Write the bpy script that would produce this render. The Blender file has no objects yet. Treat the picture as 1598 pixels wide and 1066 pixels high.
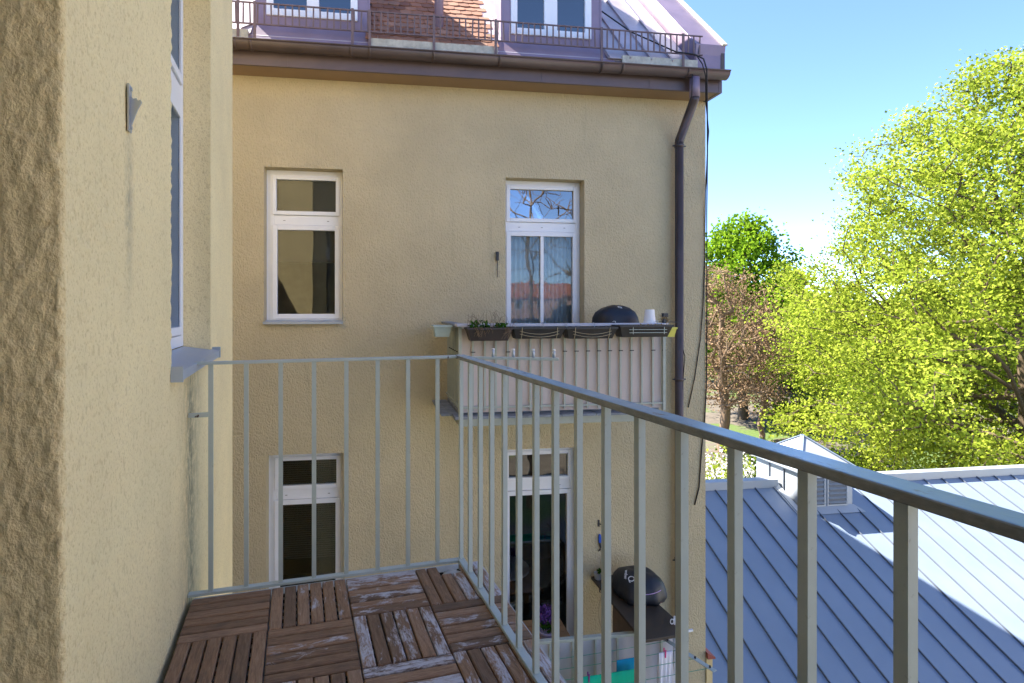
import bpy, bmesh, math, random
import numpy as np
from mathutils import Vector, Matrix, Euler

random.seed(7); rng = np.random.default_rng(11)
R = math.radians
scene = bpy.context.scene
C = scene.collection

# ------------------------------------------------------------------ camera, sky, sun, exposure
CZ = 8.4                                   # eye height above the ground
FPX, CX, HY = 855.0, 703.0, 479.0          # focal length / principal point / horizon in photo pixels
YAW = math.atan(240 / 855.0)
cam = bpy.data.cameras.new('camera'); camo = bpy.data.objects.new('camera', cam); C.objects.link(camo)
cam.sensor_width = 36; cam.lens = FPX / 1598 * 36
cam.shift_x = (799 - CX) / 1598; cam.shift_y = -(533 - HY) / 1598
cam.clip_start = .02; cam.clip_end = 2000
camo.location = (0, 0, CZ); camo.rotation_euler = (R(90), 0, -YAW)
scene.camera = camo

TH = R(7.55)                                # the far house is turned by this against the balcony
U = np.array([math.cos(TH), -math.sin(TH), 0]); B = np.array([math.sin(TH), math.cos(TH), 0])
D = 6.305                                   # distance to the far facade
SUN_AZ, SUN_EL = R(51), R(52)               # azimuth from the facade's back normal towards the left
sv = -math.sin(SUN_AZ) * U + math.cos(SUN_AZ) * B
sun_dir = Vector((sv[0] * math.cos(SUN_EL), sv[1] * math.cos(SUN_EL), math.sin(SUN_EL)))
world = bpy.data.worlds.new('World'); scene.world = world; world.use_nodes = True
wn = world.node_tree.nodes; wl = world.node_tree.links
sky = wn.new('ShaderNodeTexSky'); sky.sky_type = 'NISHITA'; sky.sun_disc = False
sky.sun_elevation = SUN_EL; sky.sun_rotation = math.atan2(sun_dir.x, sun_dir.y)
sky.air_density = .5; sky.dust_density = 0; sky.ozone_density = 4.0; sky.altitude = 500
bg = wn['Background']; bg.inputs[1].default_value = .14
wl.new(sky.outputs[0], bg.inputs[0])
sun = bpy.data.lights.new('sun', 'SUN'); suno = bpy.data.objects.new('sun', sun); C.objects.link(suno)
sun.energy = 5.0; sun.angle = R(.5); sun.color = (1, .93, .82)
suno.rotation_euler = sun_dir.to_track_quat('Z', 'Y').to_euler(); suno.location = (-20, 30, 40)
vs = scene.view_settings
vs.view_transform = 'Standard'; vs.look = 'None'; vs.gamma = 1; vs.use_curve_mapping = False
vs.exposure = 2.2
scene.render.engine = 'CYCLES'
scene.cycles.max_bounces = 8; scene.cycles.diffuse_bounces = 4; scene.cycles.transparent_max_bounces = 12

# ------------------------------------------------------------------ pixel helpers
cs, sn = math.cos(YAW), math.sin(YAW)
def ray(x, y):
    a = (x - CX) / FPX; b = -(y - HY) / FPX
    return np.array([sn + a * cs, cs - a * sn, b])
def FP(x, y, off=0.0):
    """photo pixel -> (u, z) on the plane parallel to the far facade, `off` metres in front of it"""
    r = ray(x, y); p = r * ((D - off) / (r @ B)); return float(p @ U), float(p[2] + CZ)
def FU(x, off=0.0): return FP(x, 479, off)[0]
def GP(x, zc, z=0.0):
    """point at camera distance zc in the direction of photo column x"""
    r = ray(x, HY); p = r * zc; return np.array([p[0], p[1], z])
FMAT = Matrix.Translation(Vector((B[0] * D, B[1] * D, 0))) @ Matrix.Rotation(-TH, 4, 'Z')   # facade frame: x along, y back, z up
WMAT = Matrix.Identity(4)

# ------------------------------------------------------------------ materials
MATS = {}
def nmat(name):
    m = bpy.data.materials.new(name); m.use_nodes = True
    nt = m.node_tree; b = nt.nodes['Principled BSDF']; MATS[name] = m
    return m, nt, b
def N(nt, t, **k):
    n = nt.nodes.new(t)
    for a, v in k.items():
        if a in n.inputs.keys(): n.inputs[a].default_value = v
        else: setattr(n, a, v)
    return n
def coords(nt, out='Object', scale=(1, 1, 1), rnd=False):
    tc = N(nt, 'ShaderNodeTexCoord'); mp = N(nt, 'ShaderNodeMapping'); mp.inputs['Scale'].default_value = scale
    nt.links.new(tc.outputs[out], mp.inputs['Vector'])
    if rnd:
        oi = N(nt, 'ShaderNodeObjectInfo'); mu = N(nt, 'ShaderNodeMath', operation='MULTIPLY'); mu.inputs[1].default_value = 37.0
        nt.links.new(oi.outputs['Random'], mu.inputs[0])
        cb = N(nt, 'ShaderNodeCombineXYZ')
        for i in range(3): nt.links.new(mu.outputs[0], cb.inputs[i])
        nt.links.new(cb.outputs[0], mp.inputs['Location'])
    return mp.outputs[0]
def noise(nt, vec, scale, detail=4, rough=.55, dist=0):
    n = N(nt, 'ShaderNodeTexNoise'); n.inputs['Scale'].default_value = scale; n.inputs['Detail'].default_value = detail
    n.inputs['Roughness'].default_value = rough; n.inputs['Distortion'].default_value = dist
    nt.links.new(vec, n.inputs['Vector']); return n.outputs['Fac']
def ramp(nt, fac, stops):
    r = N(nt, 'ShaderNodeValToRGB'); e = r.color_ramp.elements
    while len(e) < len(stops): e.new(.5)
    for x, (p, c) in zip(e, stops):
        x.position = p; x.color = (*c, 1) if len(c) == 3 else c
    nt.links.new(fac, r.inputs[0]); return r.outputs[0]
def mix(nt, fac, a, b, blend='MIX'):
    m = N(nt, 'ShaderNodeMix', data_type='RGBA', blend_type=blend)
    for s, v in ((0, fac), (6, a), (7, b)):
        if hasattr(v, 'links'): nt.links.new(v, m.inputs[s])
        else: m.inputs[s].default_value = v if s == 0 else ((*v, 1) if len(v) == 3 else v)
    return m.outputs[2]
def bump(nt, b, h, strength=.5, dist=.01):
    n = N(nt, 'ShaderNodeBump'); n.inputs['Strength'].default_value = strength; n.inputs['Distance'].default_value = dist
    nt.links.new(h, n.inputs['Height']); nt.links.new(n.outputs[0], b.inputs['Normal'])
def g(v): return (v, v, v)
W01 = ((0, g(0)), (1, g(1)))

def plaster(name, col, fine=90, streak=(1, 1, .6), bstr=.55, bdist=.012, dirt=.25):
    m, nt, b = nmat(name); v = coords(nt, scale=streak); v1 = coords(nt)
    n1 = noise(nt, v, fine, 3, .6); n2 = noise(nt, v1, 1.3, 5, .6); n3 = noise(nt, v1, 9, 4, .6)
    c = ramp(nt, n2, ((.3, tuple(x * .86 for x in col)), (.62, col), (.85, tuple(min(1, x * 1.08) for x in col))))
    c = mix(nt, ramp(nt, n1, ((.30, g(.45)), (.48, g(0)))), c, tuple(x * .72 for x in col))
    st = coords(nt, scale=(5, 5, .5)); n4 = noise(nt, st, 1.2, 5, .65)
    c = mix(nt, ramp(nt, n4, ((.60, g(0)), (.80, g(dirt)))), c, (.20, .17, .11))
    c = mix(nt, ramp(nt, n3, ((.68, g(0)), (.80, g(dirt * .8)))), c, (.26, .22, .14))
    nt.links.new(c, b.inputs['Base Color']); b.inputs['Roughness'].default_value = .93; b.inputs['Specular IOR Level'].default_value = .15
    h = mix(nt, .35, n1, noise(nt, v, fine * .4, 2, .5))
    bump(nt, b, h, bstr, bdist); return m
YEL = (.70, .56, .30)
plaster('plaster_facade', (.62, .53, .345), 64, (1, 1, .6), 1.0, .036, .36)
plaster('plaster_plain', YEL, 60)

def wall_stain_plaster():
    """near wall: pitted render with a few pale flakes and dirt in the corner by the railing"""
    m, nt, b = nmat('plaster_near'); v1 = coords(nt); v = coords(nt, scale=(1, 1, .75))
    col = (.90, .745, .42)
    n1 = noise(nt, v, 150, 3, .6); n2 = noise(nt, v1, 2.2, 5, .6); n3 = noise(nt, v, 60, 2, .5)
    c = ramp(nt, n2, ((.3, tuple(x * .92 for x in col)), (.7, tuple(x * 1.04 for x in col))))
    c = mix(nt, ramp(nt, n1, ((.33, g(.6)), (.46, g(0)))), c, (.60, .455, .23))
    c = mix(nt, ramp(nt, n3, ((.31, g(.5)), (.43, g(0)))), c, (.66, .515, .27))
    fl = noise(nt, coords(nt, scale=(1, 1, .5)), 7.5, 6, .7)
    c = mix(nt, ramp(nt, fl, ((.745, g(0)), (.76, g(.75)))), c, (.66, .66, .66))
    # dirt wash: below the bracket and in the corner behind the railing
    sx = N(nt, 'ShaderNodeSeparateXYZ'); nt.links.new(v1, sx.inputs[0])
    def band(sock, c0, w):
        a = N(nt, 'ShaderNodeMath', operation='SUBTRACT'); a.inputs[1].default_value = c0; nt.links.new(sock, a.inputs[0])
        q = N(nt, 'ShaderNodeMath', operation='ABSOLUTE'); nt.links.new(a.outputs[0], q.inputs[0])
        r = N(nt, 'ShaderNodeMapRange'); r.inputs[1].default_value = 0; r.inputs[2].default_value = w; r.inputs[3].default_value = 1; r.inputs[4].default_value = 0
        nt.links.new(q.outputs[0], r.inputs[0]); return r.outputs[0]
    def mul(a, b2):
        n = N(nt, 'ShaderNodeMath', operation='MULTIPLY')
        for i, s in enumerate((a, b2)):
            if hasattr(s, 'links'): nt.links.new(s, n.inputs[i])
            else: n.inputs[i].default_value = s
        return n.outputs[0]
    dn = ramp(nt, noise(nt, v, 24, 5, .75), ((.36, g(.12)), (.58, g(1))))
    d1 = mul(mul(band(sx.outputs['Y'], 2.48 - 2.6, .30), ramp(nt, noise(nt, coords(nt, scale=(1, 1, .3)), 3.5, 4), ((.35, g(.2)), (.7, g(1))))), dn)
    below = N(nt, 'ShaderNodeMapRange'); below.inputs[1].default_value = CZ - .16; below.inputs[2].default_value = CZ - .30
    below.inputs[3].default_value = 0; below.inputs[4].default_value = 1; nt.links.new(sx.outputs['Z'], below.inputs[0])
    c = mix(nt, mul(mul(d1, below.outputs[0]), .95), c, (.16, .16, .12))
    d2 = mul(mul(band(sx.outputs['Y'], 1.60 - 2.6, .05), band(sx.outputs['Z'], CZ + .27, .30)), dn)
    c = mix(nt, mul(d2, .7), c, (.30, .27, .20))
    nt.links.new(c, b.inputs['Base Color']); b.inputs['Roughness'].default_value = .95; b.inputs['Specular IOR Level'].default_value = .1
    bump(nt, b, mix(nt, .45, n1, n3), .9, .008)
wall_stain_plaster()

def simple(name, col, rough=.6, metal=0, var=.12, nscale=6, bs=0, bsc=80, spec=.5, rnd=False):
    m, nt, b = nmat(name); v = coords(nt, rnd=rnd)
    n = noise(nt, v, nscale, 5, .6)
    lo = tuple(max(0, x * (1 - var)) for x in col); hi = tuple(min(1, x * (1 + var)) for x in col)
    c = ramp(nt, n, ((.3, lo), (.7, hi)))
    if rnd:
        oi = N(nt, 'ShaderNodeObjectInfo'); c = mix(nt, 1.0, c, ramp(nt, oi.outputs['Random'], ((0, g(.72)), (1, g(1.15)))), 'MULTIPLY')
    nt.links.new(c, b.inputs['Base Color'])
    nt.links.new(ramp(nt, n, ((.2, g(max(0, rough - .1))), (.8, g(min(1, rough + .1))))), b.inputs['Roughness'])
    b.inputs['Metallic'].default_value = metal; b.inputs['Specular IOR Level'].default_value = spec
    if bs: bump(nt, b, noise(nt, v, bsc, 3), bs, .004)
    return m
simple('white_pvc', (.80, .81, .84), .35, var=.03)
simple('brown_metal', (.085, .06, .055), .42, .1, .2, 4); simple('fascia_metal', (.125, .092, .095), .45, .1, .14, 3)
simple('purple_metal', (.25, .19, .255), .45, .1, .14, 3)
simple('roof_metal', (.46, .40, .43), .5, .1, .18, 2.5)
simple('rust_metal', (.17, .115, .11), .55, .1, .25, 9); simple('soffit', (.30, .20, .12), .7, 0, .08)
simple('eave_board', (.48, .46, .38), .85, 0, .25, 14, .4, 40)
simple('galvanised', (.50, .53, .56), .42, .5, .14, 7)
simple('zinc_roof', (.205, .262, .355), .5, .05, .05, 1.5)
simple('zinc_pale', (.36, .40, .45), .5, .15, .05, 2)
simple('zinc_seam', (.12, .14, .18), .6, .1, .1, 3)
simple('louver', (.30, .34, .38), .55, .3, .1)
simple('concrete', (.45, .44, .41), .9, 0, .2, 18, .5, 90)
simple('concrete_dark', (.16, .165, .16), .9, 0, .35, 22, .5, 90)
simple('sill_metal', (.42, .48, .56), .4, .3, .06)
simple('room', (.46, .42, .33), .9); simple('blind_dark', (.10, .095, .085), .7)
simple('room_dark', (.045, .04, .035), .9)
simple('room_floor', (.09, .06, .04), .6)
simple('black_plastic', (.018, .018, .020), .45, 0, .2, 10)
simple('planter', (.022, .021, .023), .5, 0, .15, 9)
simple('planter_brown', (.035, .026, .026), .55, 0, .15, 9)
simple('soil', (.05, .035, .02), .95)
simple('white_plastic', (.80, .80, .82), .4, var=.03)
simple('clear_plastic', (.42, .50, .46), .35, 0, .1)
simple('cover_fabric', (.010, .012, .020), .5, 0, .2, 12, .3, 60)
simple('white_print', (.78, .78, .80), .6, var=.02)
simple('board_white', (.62, .60, .64), .6, 0, .06)
simple('rail_pale', (.40, .43, .38), .6, 0, .1, 12)
simple('plank_grey', (.22, .24, .27), .7, 0, .35, 9)
simple('table_top', (.050, .036, .026), .55, 0, .3, 5, .2, 50)
simple('box_wood', (.20, .15, .12), .7, 0, .2, 8)
simple('bench_wood', (.33, .18, .08), .6, 0, .25, 8)
simple('yellow_plastic', (.62, .58, .10), .5, 0, .05)
simple('towel_green', (.0, .42, .24), .9, 0, .12, 9, .4, 120)
simple('towel_blue', (.0, .25, .42), .9, 0, .1, 9, .4, 120)
simple('cloth_white', (.80, .79, .86), .9, 0, .03, 9)
simple('sheet_grey', (.50, .50, .55), .7, 0, .1, 5); simple('peg_pink', (.75, .06, .25), .45); simple('peg_purple', (.20, .03, .22), .45)
simple('line_green', (.03, .26, .18), .5); simple('tool_blue', (.02, .10, .55), .4); simple('tool_dark', (.03, .03, .035), .5)
simple('hose_red', (.6, .05, .02), .5); simple('lilac_cord', (.45, .30, .55), .6)
simple('cable', (.012, .012, .013), .6); simple('rope', (.42, .36, .24), .8)
simple('clay_red', (.35, .10, .07), .7)
simple('pot_lilac', (.45, .42, .66), .5); simple('flower_purple', (.10, .035, .20), .8); simple('flower_white', (.86, .84, .78), .8)
simple('twig', (.20, .14, .09), .9); simple('dry_grass', (.40, .30, .16), .9)
simple('house_pink', (.52, .32, .28), .9); simple('house_pale', (.74, .69, .58), .9, var=.05); simple('roof_red', (.36, .12, .07), .8)

def sage_paint():
    m, nt, b = nmat('sage_paint'); v = coords(nt, 'Object'); v2 = coords(nt, scale=(1, 1, .5))
    n = noise(nt, v, 5, 5, .6)
    c = ramp(nt, n, ((.3, (.42, .475, .445)), (.7, (.50, .555, .515))))
    n2 = noise(nt, v2, 34, 5, .7)
    n3 = noise(nt, v, 90, 3, .6)
    c = mix(nt, ramp(nt, n3, ((.66, g(0)), (.74, g(.35)))), c, (.20, .20, .16))
    c = mix(nt, ramp(nt, n2, ((.67, g(0)), (.69, g(1)))), c, (.085, .045, .028))
    nt.links.new(c, b.inputs['Base Color']); b.inputs['Roughness'].default_value = .42
    bump(nt, b, mix(nt, .5, noise(nt, v, 60, 3), n2), .35, .003)
sage_paint()
def rail_sky_tinted_paint():
    m, nt, b = nmat('rail_sky_tinted_paint'); v = coords(nt); n = noise(nt, v, 9, 6, .65)
    c = ramp(nt, n, ((.3, (.21, .335, .44)), (.7, (.28, .41, .51))))  # sage paint with the sky's blue sheen put into its colour
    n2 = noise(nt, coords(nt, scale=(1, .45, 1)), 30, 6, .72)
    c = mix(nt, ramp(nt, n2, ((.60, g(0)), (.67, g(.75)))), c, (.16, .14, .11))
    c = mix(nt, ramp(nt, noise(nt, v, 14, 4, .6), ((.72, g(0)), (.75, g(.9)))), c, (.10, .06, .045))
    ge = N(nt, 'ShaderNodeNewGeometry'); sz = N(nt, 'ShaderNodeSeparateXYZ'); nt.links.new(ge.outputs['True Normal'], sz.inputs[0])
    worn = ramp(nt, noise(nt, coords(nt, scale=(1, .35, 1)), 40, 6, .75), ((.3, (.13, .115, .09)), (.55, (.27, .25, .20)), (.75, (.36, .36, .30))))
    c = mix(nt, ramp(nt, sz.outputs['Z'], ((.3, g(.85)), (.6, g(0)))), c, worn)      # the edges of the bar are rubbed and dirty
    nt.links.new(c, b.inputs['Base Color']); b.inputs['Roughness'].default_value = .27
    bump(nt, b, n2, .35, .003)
rail_sky_tinted_paint()

def deck_wood():
    m, nt, b = nmat('deck_wood'); v = coords(nt, scale=(1, 9, 9), rnd=True); v2 = coords(nt, rnd=True)
    oi = N(nt, 'ShaderNodeObjectInfo')
    grain = noise(nt, v, 16, 6, .7, .6)
    c = ramp(nt, grain, ((.28, (.15, .088, .052)), (.52, (.29, .172, .10)), (.75, (.40, .26, .165))))
    c = mix(nt, 1.0, c, ramp(nt, oi.outputs['Random'], ((0, g(.62)), (.5, (1.0, .95, .88)), (1, g(1.2)))), 'MULTIPLY')
    big = noise(nt, coords(nt, scale=(1, 2, 2), rnd=True), 7, 4, .6)
    c = mix(nt, ramp(nt, big, ((.55, g(0)), (.72, g(.5)))), c, (.07, .055, .045))
    # worn whitish film: the amount is the object's own colour
    wear = N(nt, 'ShaderNodeSeparateColor'); nt.links.new(oi.outputs['Color'], wear.inputs[0])
    patch = noise(nt, coords(nt, scale=(1, 2.6, 2.6), rnd=True), 9, 6, .75, .4)
    add = N(nt, 'ShaderNodeMath', operation='ADD'); nt.links.new(patch, add.inputs[0]); nt.links.new(wear.outputs[0], add.inputs[1])
    f1 = ramp(nt, add.outputs[0], ((.76, g(0)), (.86, g(1))))
    f2 = ramp(nt, grain, ((.36, g(.1)), (.52, g(1))))
    mm = N(nt, 'ShaderNodeMath', operation='MULTIPLY'); nt.links.new(f1, mm.inputs[0]); nt.links.new(f2, mm.inputs[1])
    c = mix(nt, mm.outputs[0], c, (.56, .53, .54))
    nt.links.new(c, b.inputs['Base Color']); b.inputs['Roughness'].default_value = .62; b.inputs['Specular IOR Level'].default_value = .3
    bump(nt, b, mix(nt, .5, grain, patch), .6, .004)
deck_wood()

def clay_tile():
    m, nt, b = nmat('clay_tile'); v = coords(nt, rnd=True); oi = N(nt, 'ShaderNodeObjectInfo')
    c = ramp(nt, oi.outputs['Random'], ((0, (.20, .085, .05)), (.5, (.33, .15, .085)), (.85, (.40, .20, .12)), (1, (.24, .13, .09))))
    n = noise(nt, v, 22, 5, .7)
    c = mix(nt, ramp(nt, n, ((.5, g(0)), (.7, g(.6)))), c, (.12, .09, .06))
    c = mix(nt, ramp(nt, noise(nt, v, 9, 3), ((.68, g(0)), (.74, g(.6)))), c, (.17, .17, .05))
    nt.links.new(c, b.inputs['Base Color']); b.inputs['Roughness'].default_value = .85; bump(nt, b, n, .4, .004)
clay_tile()

def screen_mat():
    m, nt, b = nmat('screen_mat'); v = coords(nt)
    w = N(nt, 'ShaderNodeTexWave', wave_type='BANDS', bands_direction='X'); w.inputs['Scale'].default_value = 34; w.inputs['Distortion'].default_value = .3
    nt.links.new(v, w.inputs['Vector'])
    c = ramp(nt, w.outputs['Fac'], ((.1, (.52, .43, .38)), (.5, (.66, .57, .53))))
    c = mix(nt, ramp(nt, noise(nt, v, 3, 4), ((.4, g(0)), (.8, g(.3)))), c, (.45, .36, .27))
    nt.links.new(c, b.inputs['Base Color']); b.inputs['Roughness'].default_value = .8; bump(nt, b, w.outputs['Fac'], .4, .004)
screen_mat()

def glass(name='glass', tint=(.9, .93, .92), ior=1.9):
    m, nt, b = nmat(name); nt.nodes.remove(b); o = nt.nodes['Material Output']
    t = N(nt, 'ShaderNodeBsdfTransparent'); t.inputs[0].default_value = (*tint, 1)
    gl = N(nt, 'ShaderNodeBsdfGlossy'); gl.inputs['Roughness'].default_value = .012
    fr = N(nt, 'ShaderNodeFresnel'); fr.inputs[0].default_value = ior
    bp = N(nt, 'ShaderNodeBump'); bp.inputs['Strength'].default_value = .03; bp.inputs['Distance'].default_value = .05
    nt.links.new(noise(nt, coords(nt), 2.2, 2), bp.inputs['Height'])
    nt.links.new(bp.outputs[0], gl.inputs['Normal'])
    mx = N(nt, 'ShaderNodeMixShader'); nt.links.new(fr.outputs[0], mx.inputs[0]); nt.links.new(t.outputs[0], mx.inputs[1]); nt.links.new(gl.outputs[0], mx.inputs[2])
    nt.links.new(mx.outputs[0], o.inputs[0])
glass(); glass('glass_weak', (.9, .93, .92), 1.5); glass('glass_sky', (.6, .7, .8), 3.0)
def cloth_sheer(name, col, trans):
    m, nt, b = nmat(name); nt.nodes.remove(b); o = nt.nodes['Material Output']
    d = N(nt, 'ShaderNodeBsdfDiffuse'); d.inputs[0].default_value = (*col, 1)
    tl = N(nt, 'ShaderNodeBsdfTranslucent'); tl.inputs[0].default_value = (*col, 1)
    t = N(nt, 'ShaderNodeBsdfTransparent')
    a = N(nt, 'ShaderNodeMixShader'); a.inputs[0].default_value = .3; nt.links.new(d.outputs[0], a.inputs[1]); nt.links.new(tl.outputs[0], a.inputs[2])
    x = N(nt, 'ShaderNodeMixShader'); x.inputs[0].default_value = trans; nt.links.new(a.outputs[0], x.inputs[1]); nt.links.new(t.outputs[0], x.inputs[2])
    nt.links.new(x.outputs[0], o.inputs[0])
def dull_glass():
    m, nt, b = nmat('glass_open'); nt.nodes.remove(b); o = nt.nodes['Material Output']
    t = N(nt, 'ShaderNodeBsdfTransparent'); t.inputs[0].default_value = (.8, .85, .9, 1); gl = N(nt, 'ShaderNodeBsdfGlossy'); gl.inputs['Roughness'].default_value = .02
    mx = N(nt, 'ShaderNodeMixShader'); mx.inputs[0].default_value = .04; nt.links.new(t.outputs[0], mx.inputs[1]); nt.links.new(gl.outputs[0], mx.inputs[2]); nt.links.new(mx.outputs[0], o.inputs[0])
dull_glass()
cloth_sheer('sheer_curtain', (.80, .83, .90), .12)
def leaf_mat(name, cols, trans=.45):
    m, nt, b = nmat(name); nt.nodes.remove(b); o = nt.nodes['Material Output']
    ge = N(nt, 'ShaderNodeNewGeometry'); v = coords(nt)
    r = ramp(nt, ge.outputs['Random Per Island'], tuple((i / (len(cols) - 1), c) for i, c in enumerate(cols)))
    r = mix(nt, 1.0, r, ramp(nt, noise(nt, v, .5, 3), ((.3, g(.75)), (.7, g(1.15)))), 'MULTIPLY')
    d = N(nt, 'ShaderNodeBsdfDiffuse'); t = N(nt, 'ShaderNodeBsdfTranslucent')
    nt.links.new(r, d.inputs[0]); nt.links.new(r, t.inputs[0])
    mx = N(nt, 'ShaderNodeMixShader'); mx.inputs[0].default_value = trans
    nt.links.new(d.outputs[0], mx.inputs[1]); nt.links.new(t.outputs[0], mx.inputs[2]); nt.links.new(mx.outputs[0], o.inputs[0])
leaf_mat('leaf_lime', ((.21, .28, .025), (.34, .42, .045), (.44, .49, .08)), .5)
leaf_mat('leaf_green', ((.10, .20, .012), (.20, .34, .02), (.28, .42, .03)), .5)
leaf_mat('leaf_brown', ((.18, .11, .065), (.30, .20, .12), (.40, .28, .17)), .35)
leaf_mat('leaf_dark', ((.025, .06, .012), (.05, .10, .018), (.08, .13, .02)), .35)
leaf_mat('leaf_mid', ((.06, .11, .012), (.12, .19, .02), (.20, .24, .03)), .45)
leaf_mat('leaf_plant', ((.03, .10, .012), (.07, .18, .02)), .3)
leaf_mat('grass_blade', ((.06, .10, .015), (.13, .17, .03)), .3)
def bark(name, col):
    m, nt, b = nmat(name); v = coords(nt, scale=(6, 6, 1)); n = noise(nt, v, 3, 5, .7)
    nt.links.new(ramp(nt, n, ((.3, tuple(x * .45 for x in col)), (.7, col))), b.inputs['Base Color']); b.inputs['Roughness'].default_value = .95
    bump(nt, b, n, .7, .03)
bark('bark', (.14, .10, .06)); bark('bark_brown', (.28, .19, .12))
def ground_mat():
    m, nt, b = nmat('ground'); v = coords(nt)
    n = noise(nt, v, .16, 5, .6); n2 = noise(nt, v, 5, 5, .7); n3 = noise(nt, v, .9, 4, .6)
    gr = ramp(nt, n2, ((.3, (.045, .08, .012)), (.7, (.10, .15, .025))))
    di = ramp(nt, n3, ((.3, (.075, .06, .045)), (.7, (.145, .12, .09))))
    c = mix(nt, ramp(nt, n, ((.44, g(0)), (.50, g(1)))), gr, di)
    nt.links.new(c, b.inputs['Base Color']); b.inputs['Roughness'].default_value = .95; bump(nt, b, n2, .4, .05)
ground_mat()

# ------------------------------------------------------------------ mesh builder
class MB:
    def __init__(s): s.v = []; s.f = []
    def add(s, vs, fs):
        o = len(s.v); s.v += [tuple(map(float, p)) for p in vs]; s.f += [tuple(i + o for i in f) for f in fs]; return s
    def box(s, x0, x1, y0, y1, z0, z1):
        return s.add([(x0, y0, z0), (x1, y0, z0), (x1, y1, z0), (x0, y1, z0), (x0, y0, z1), (x1, y0, z1), (x1, y1, z1), (x0, y1, z1)],
                     [(0, 3, 2, 1), (4, 5, 6, 7), (0, 1, 5, 4), (1, 2, 6, 5), (2, 3, 7, 6), (3, 0, 4, 7)])
    def quad(s, *p): return s.add(p, [tuple(range(len(p)))])
    def bar(s, p, q, w, h, up=(0, 0, 1)):
        p, q, up = Vector(p), Vector(q), Vector(up); d = (q - p).normalized(); a = d.cross(up)
        if a.length < 1e-4: a = d.cross(Vector((1, 0, 0)))
        a.normalize(); b = a.cross(d).normalized(); vs = []
        for e in (p, q):
            for i, j in ((-1, -1), (1, -1), (1, 1), (-1, 1)): vs.append(e + a * i * w / 2 + b * j * h / 2)
        return s.add(vs, [(0, 1, 2, 3), (7, 6, 5, 4), (0, 4, 5, 1), (1, 5, 6, 2), (2, 6, 7, 3), (3, 7, 4, 0)])
    def tube(s, pts, r, n=8, caps=True):
        pts = [Vector(p) for p in pts]; rr = r if isinstance(r, (list, tuple)) else [r] * len(pts); rings = []
        ref = Vector((.31, .17, .93))
        for i, p in enumerate(pts):
            d = (pts[min(i + 1, len(pts) - 1)] - pts[max(i - 1, 0)]).normalized()
            a = d.cross(ref)
            if a.length < 1e-3: a = d.cross(Vector((1, 0, 0)))
            a.normalize(); b = d.cross(a)
            rings.append([p + (a * math.cos(2 * math.pi * k / n) + b * math.sin(2 * math.pi * k / n)) * rr[i] for k in range(n)])
        vs = [v for g_ in rings for v in g_]; fs = []
        for i in range(len(pts) - 1):
            for k in range(n): fs.append((i * n + k, i * n + (k + 1) % n, (i + 1) * n + (k + 1) % n, (i + 1) * n + k))
        if caps: fs.append(tuple(range(n - 1, -1, -1))); fs.append(tuple((len(pts) - 1) * n + k for k in range(n)))
        return s.add(vs, fs)
    def lathe(s, prof, c=(0, 0, 0), n=20):
        vs = [(c[0] + r * math.cos(2 * math.pi * k / n), c[1] + r * math.sin(2 * math.pi * k / n), c[2] + z) for r, z in prof for k in range(n)]
        fs = [(i * n + k, i * n + (k + 1) % n, (i + 1) * n + (k + 1) % n, (i + 1) * n + k) for i in range(len(prof) - 1) for k in range(n)]
        fs.append(tuple(range(n - 1, -1, -1))); fs.append(tuple((len(prof) - 1) * n + k for k in range(n)))
        return s.add(vs, fs)
    def prism(s, poly, axis, a0, a1):
        """poly in the two other axes (in x,y,z order), extruded along `axis`"""
        def P(p, a):
            l = list(p); l.insert(axis, a); return l
        n = len(poly)
        return s.add([P(p, a0) for p in poly] + [P(p, a1) for p in poly],
                     [tuple(range(n)), tuple(range(2 * n - 1, n - 1, -1))] + [(i, n + i, n + (i + 1) % n, (i + 1) % n) for i in range(n)])
    def mesh(s, name, mat, origin=(0, 0, 0), smooth=False):
        me = bpy.data.meshes.new(name); o = Vector(origin)
        me.from_pydata([Vector(v) - o for v in s.v], [], s.f); me.materials.append(MATS[mat])
        bm = bmesh.new(); bm.from_mesh(me); bmesh.ops.recalc_face_normals(bm, faces=bm.faces); bm.to_mesh(me); bm.free()
        if smooth: me.polygons.foreach_set('use_smooth', [True] * len(me.polygons))
        me.update(); return me
    def build(s, name, mat, parent=None, smooth=False, label=None, bevel=0):
        org = parent.get('_o', (0, 0, 0)) if parent is not None else (0, 0, 0)
        me = s.mesh(name, mat, org, smooth)
        o = bpy.data.objects.new(name, me); C.objects.link(o)
        if parent is not None:
            o.parent = parent; o['_o'] = org
        if label: o['label'] = label
        if bevel:
            m = o.modifiers.new('bevel', 'BEVEL'); m.width = bevel; m.segments = 2; m.limit_method = 'ANGLE'
        return o
def tag(o, label, cat, group=None):
    o['label'] = label; o['category'] = cat
    if group: o['group'] = group
    return o
def thing(name, label, cat, base=(0, 0, 0), frame=WMAT, group=None):
    """an Empty at the thing's base; parts are given in frame coordinates"""
    o = bpy.data.objects.new(name, None); C.objects.link(o); o.empty_display_size = .1
    o.matrix_world = frame @ Matrix.Translation(Vector(base)); o['_o'] = tuple(map(float, base))
    return tag(o, label, cat, group)
def solo(mb, name, mat, label, cat, base=(0, 0, 0), frame=WMAT, group=None, smooth=False, bevel=0):
    """a thing that is one mesh"""
    me = mb.mesh(name, mat, base, smooth); o = bpy.data.objects.new(name, me); C.objects.link(o)
    o.matrix_world = frame @ Matrix.Translation(Vector(base)); o['_o'] = tuple(map(float, base))
    if bevel:
        m = o.modifiers.new('bevel', 'BEVEL'); m.width = bevel; m.segments = 2; m.limit_method = 'ANGLE'
    return tag(o, label, cat, group)
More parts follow.
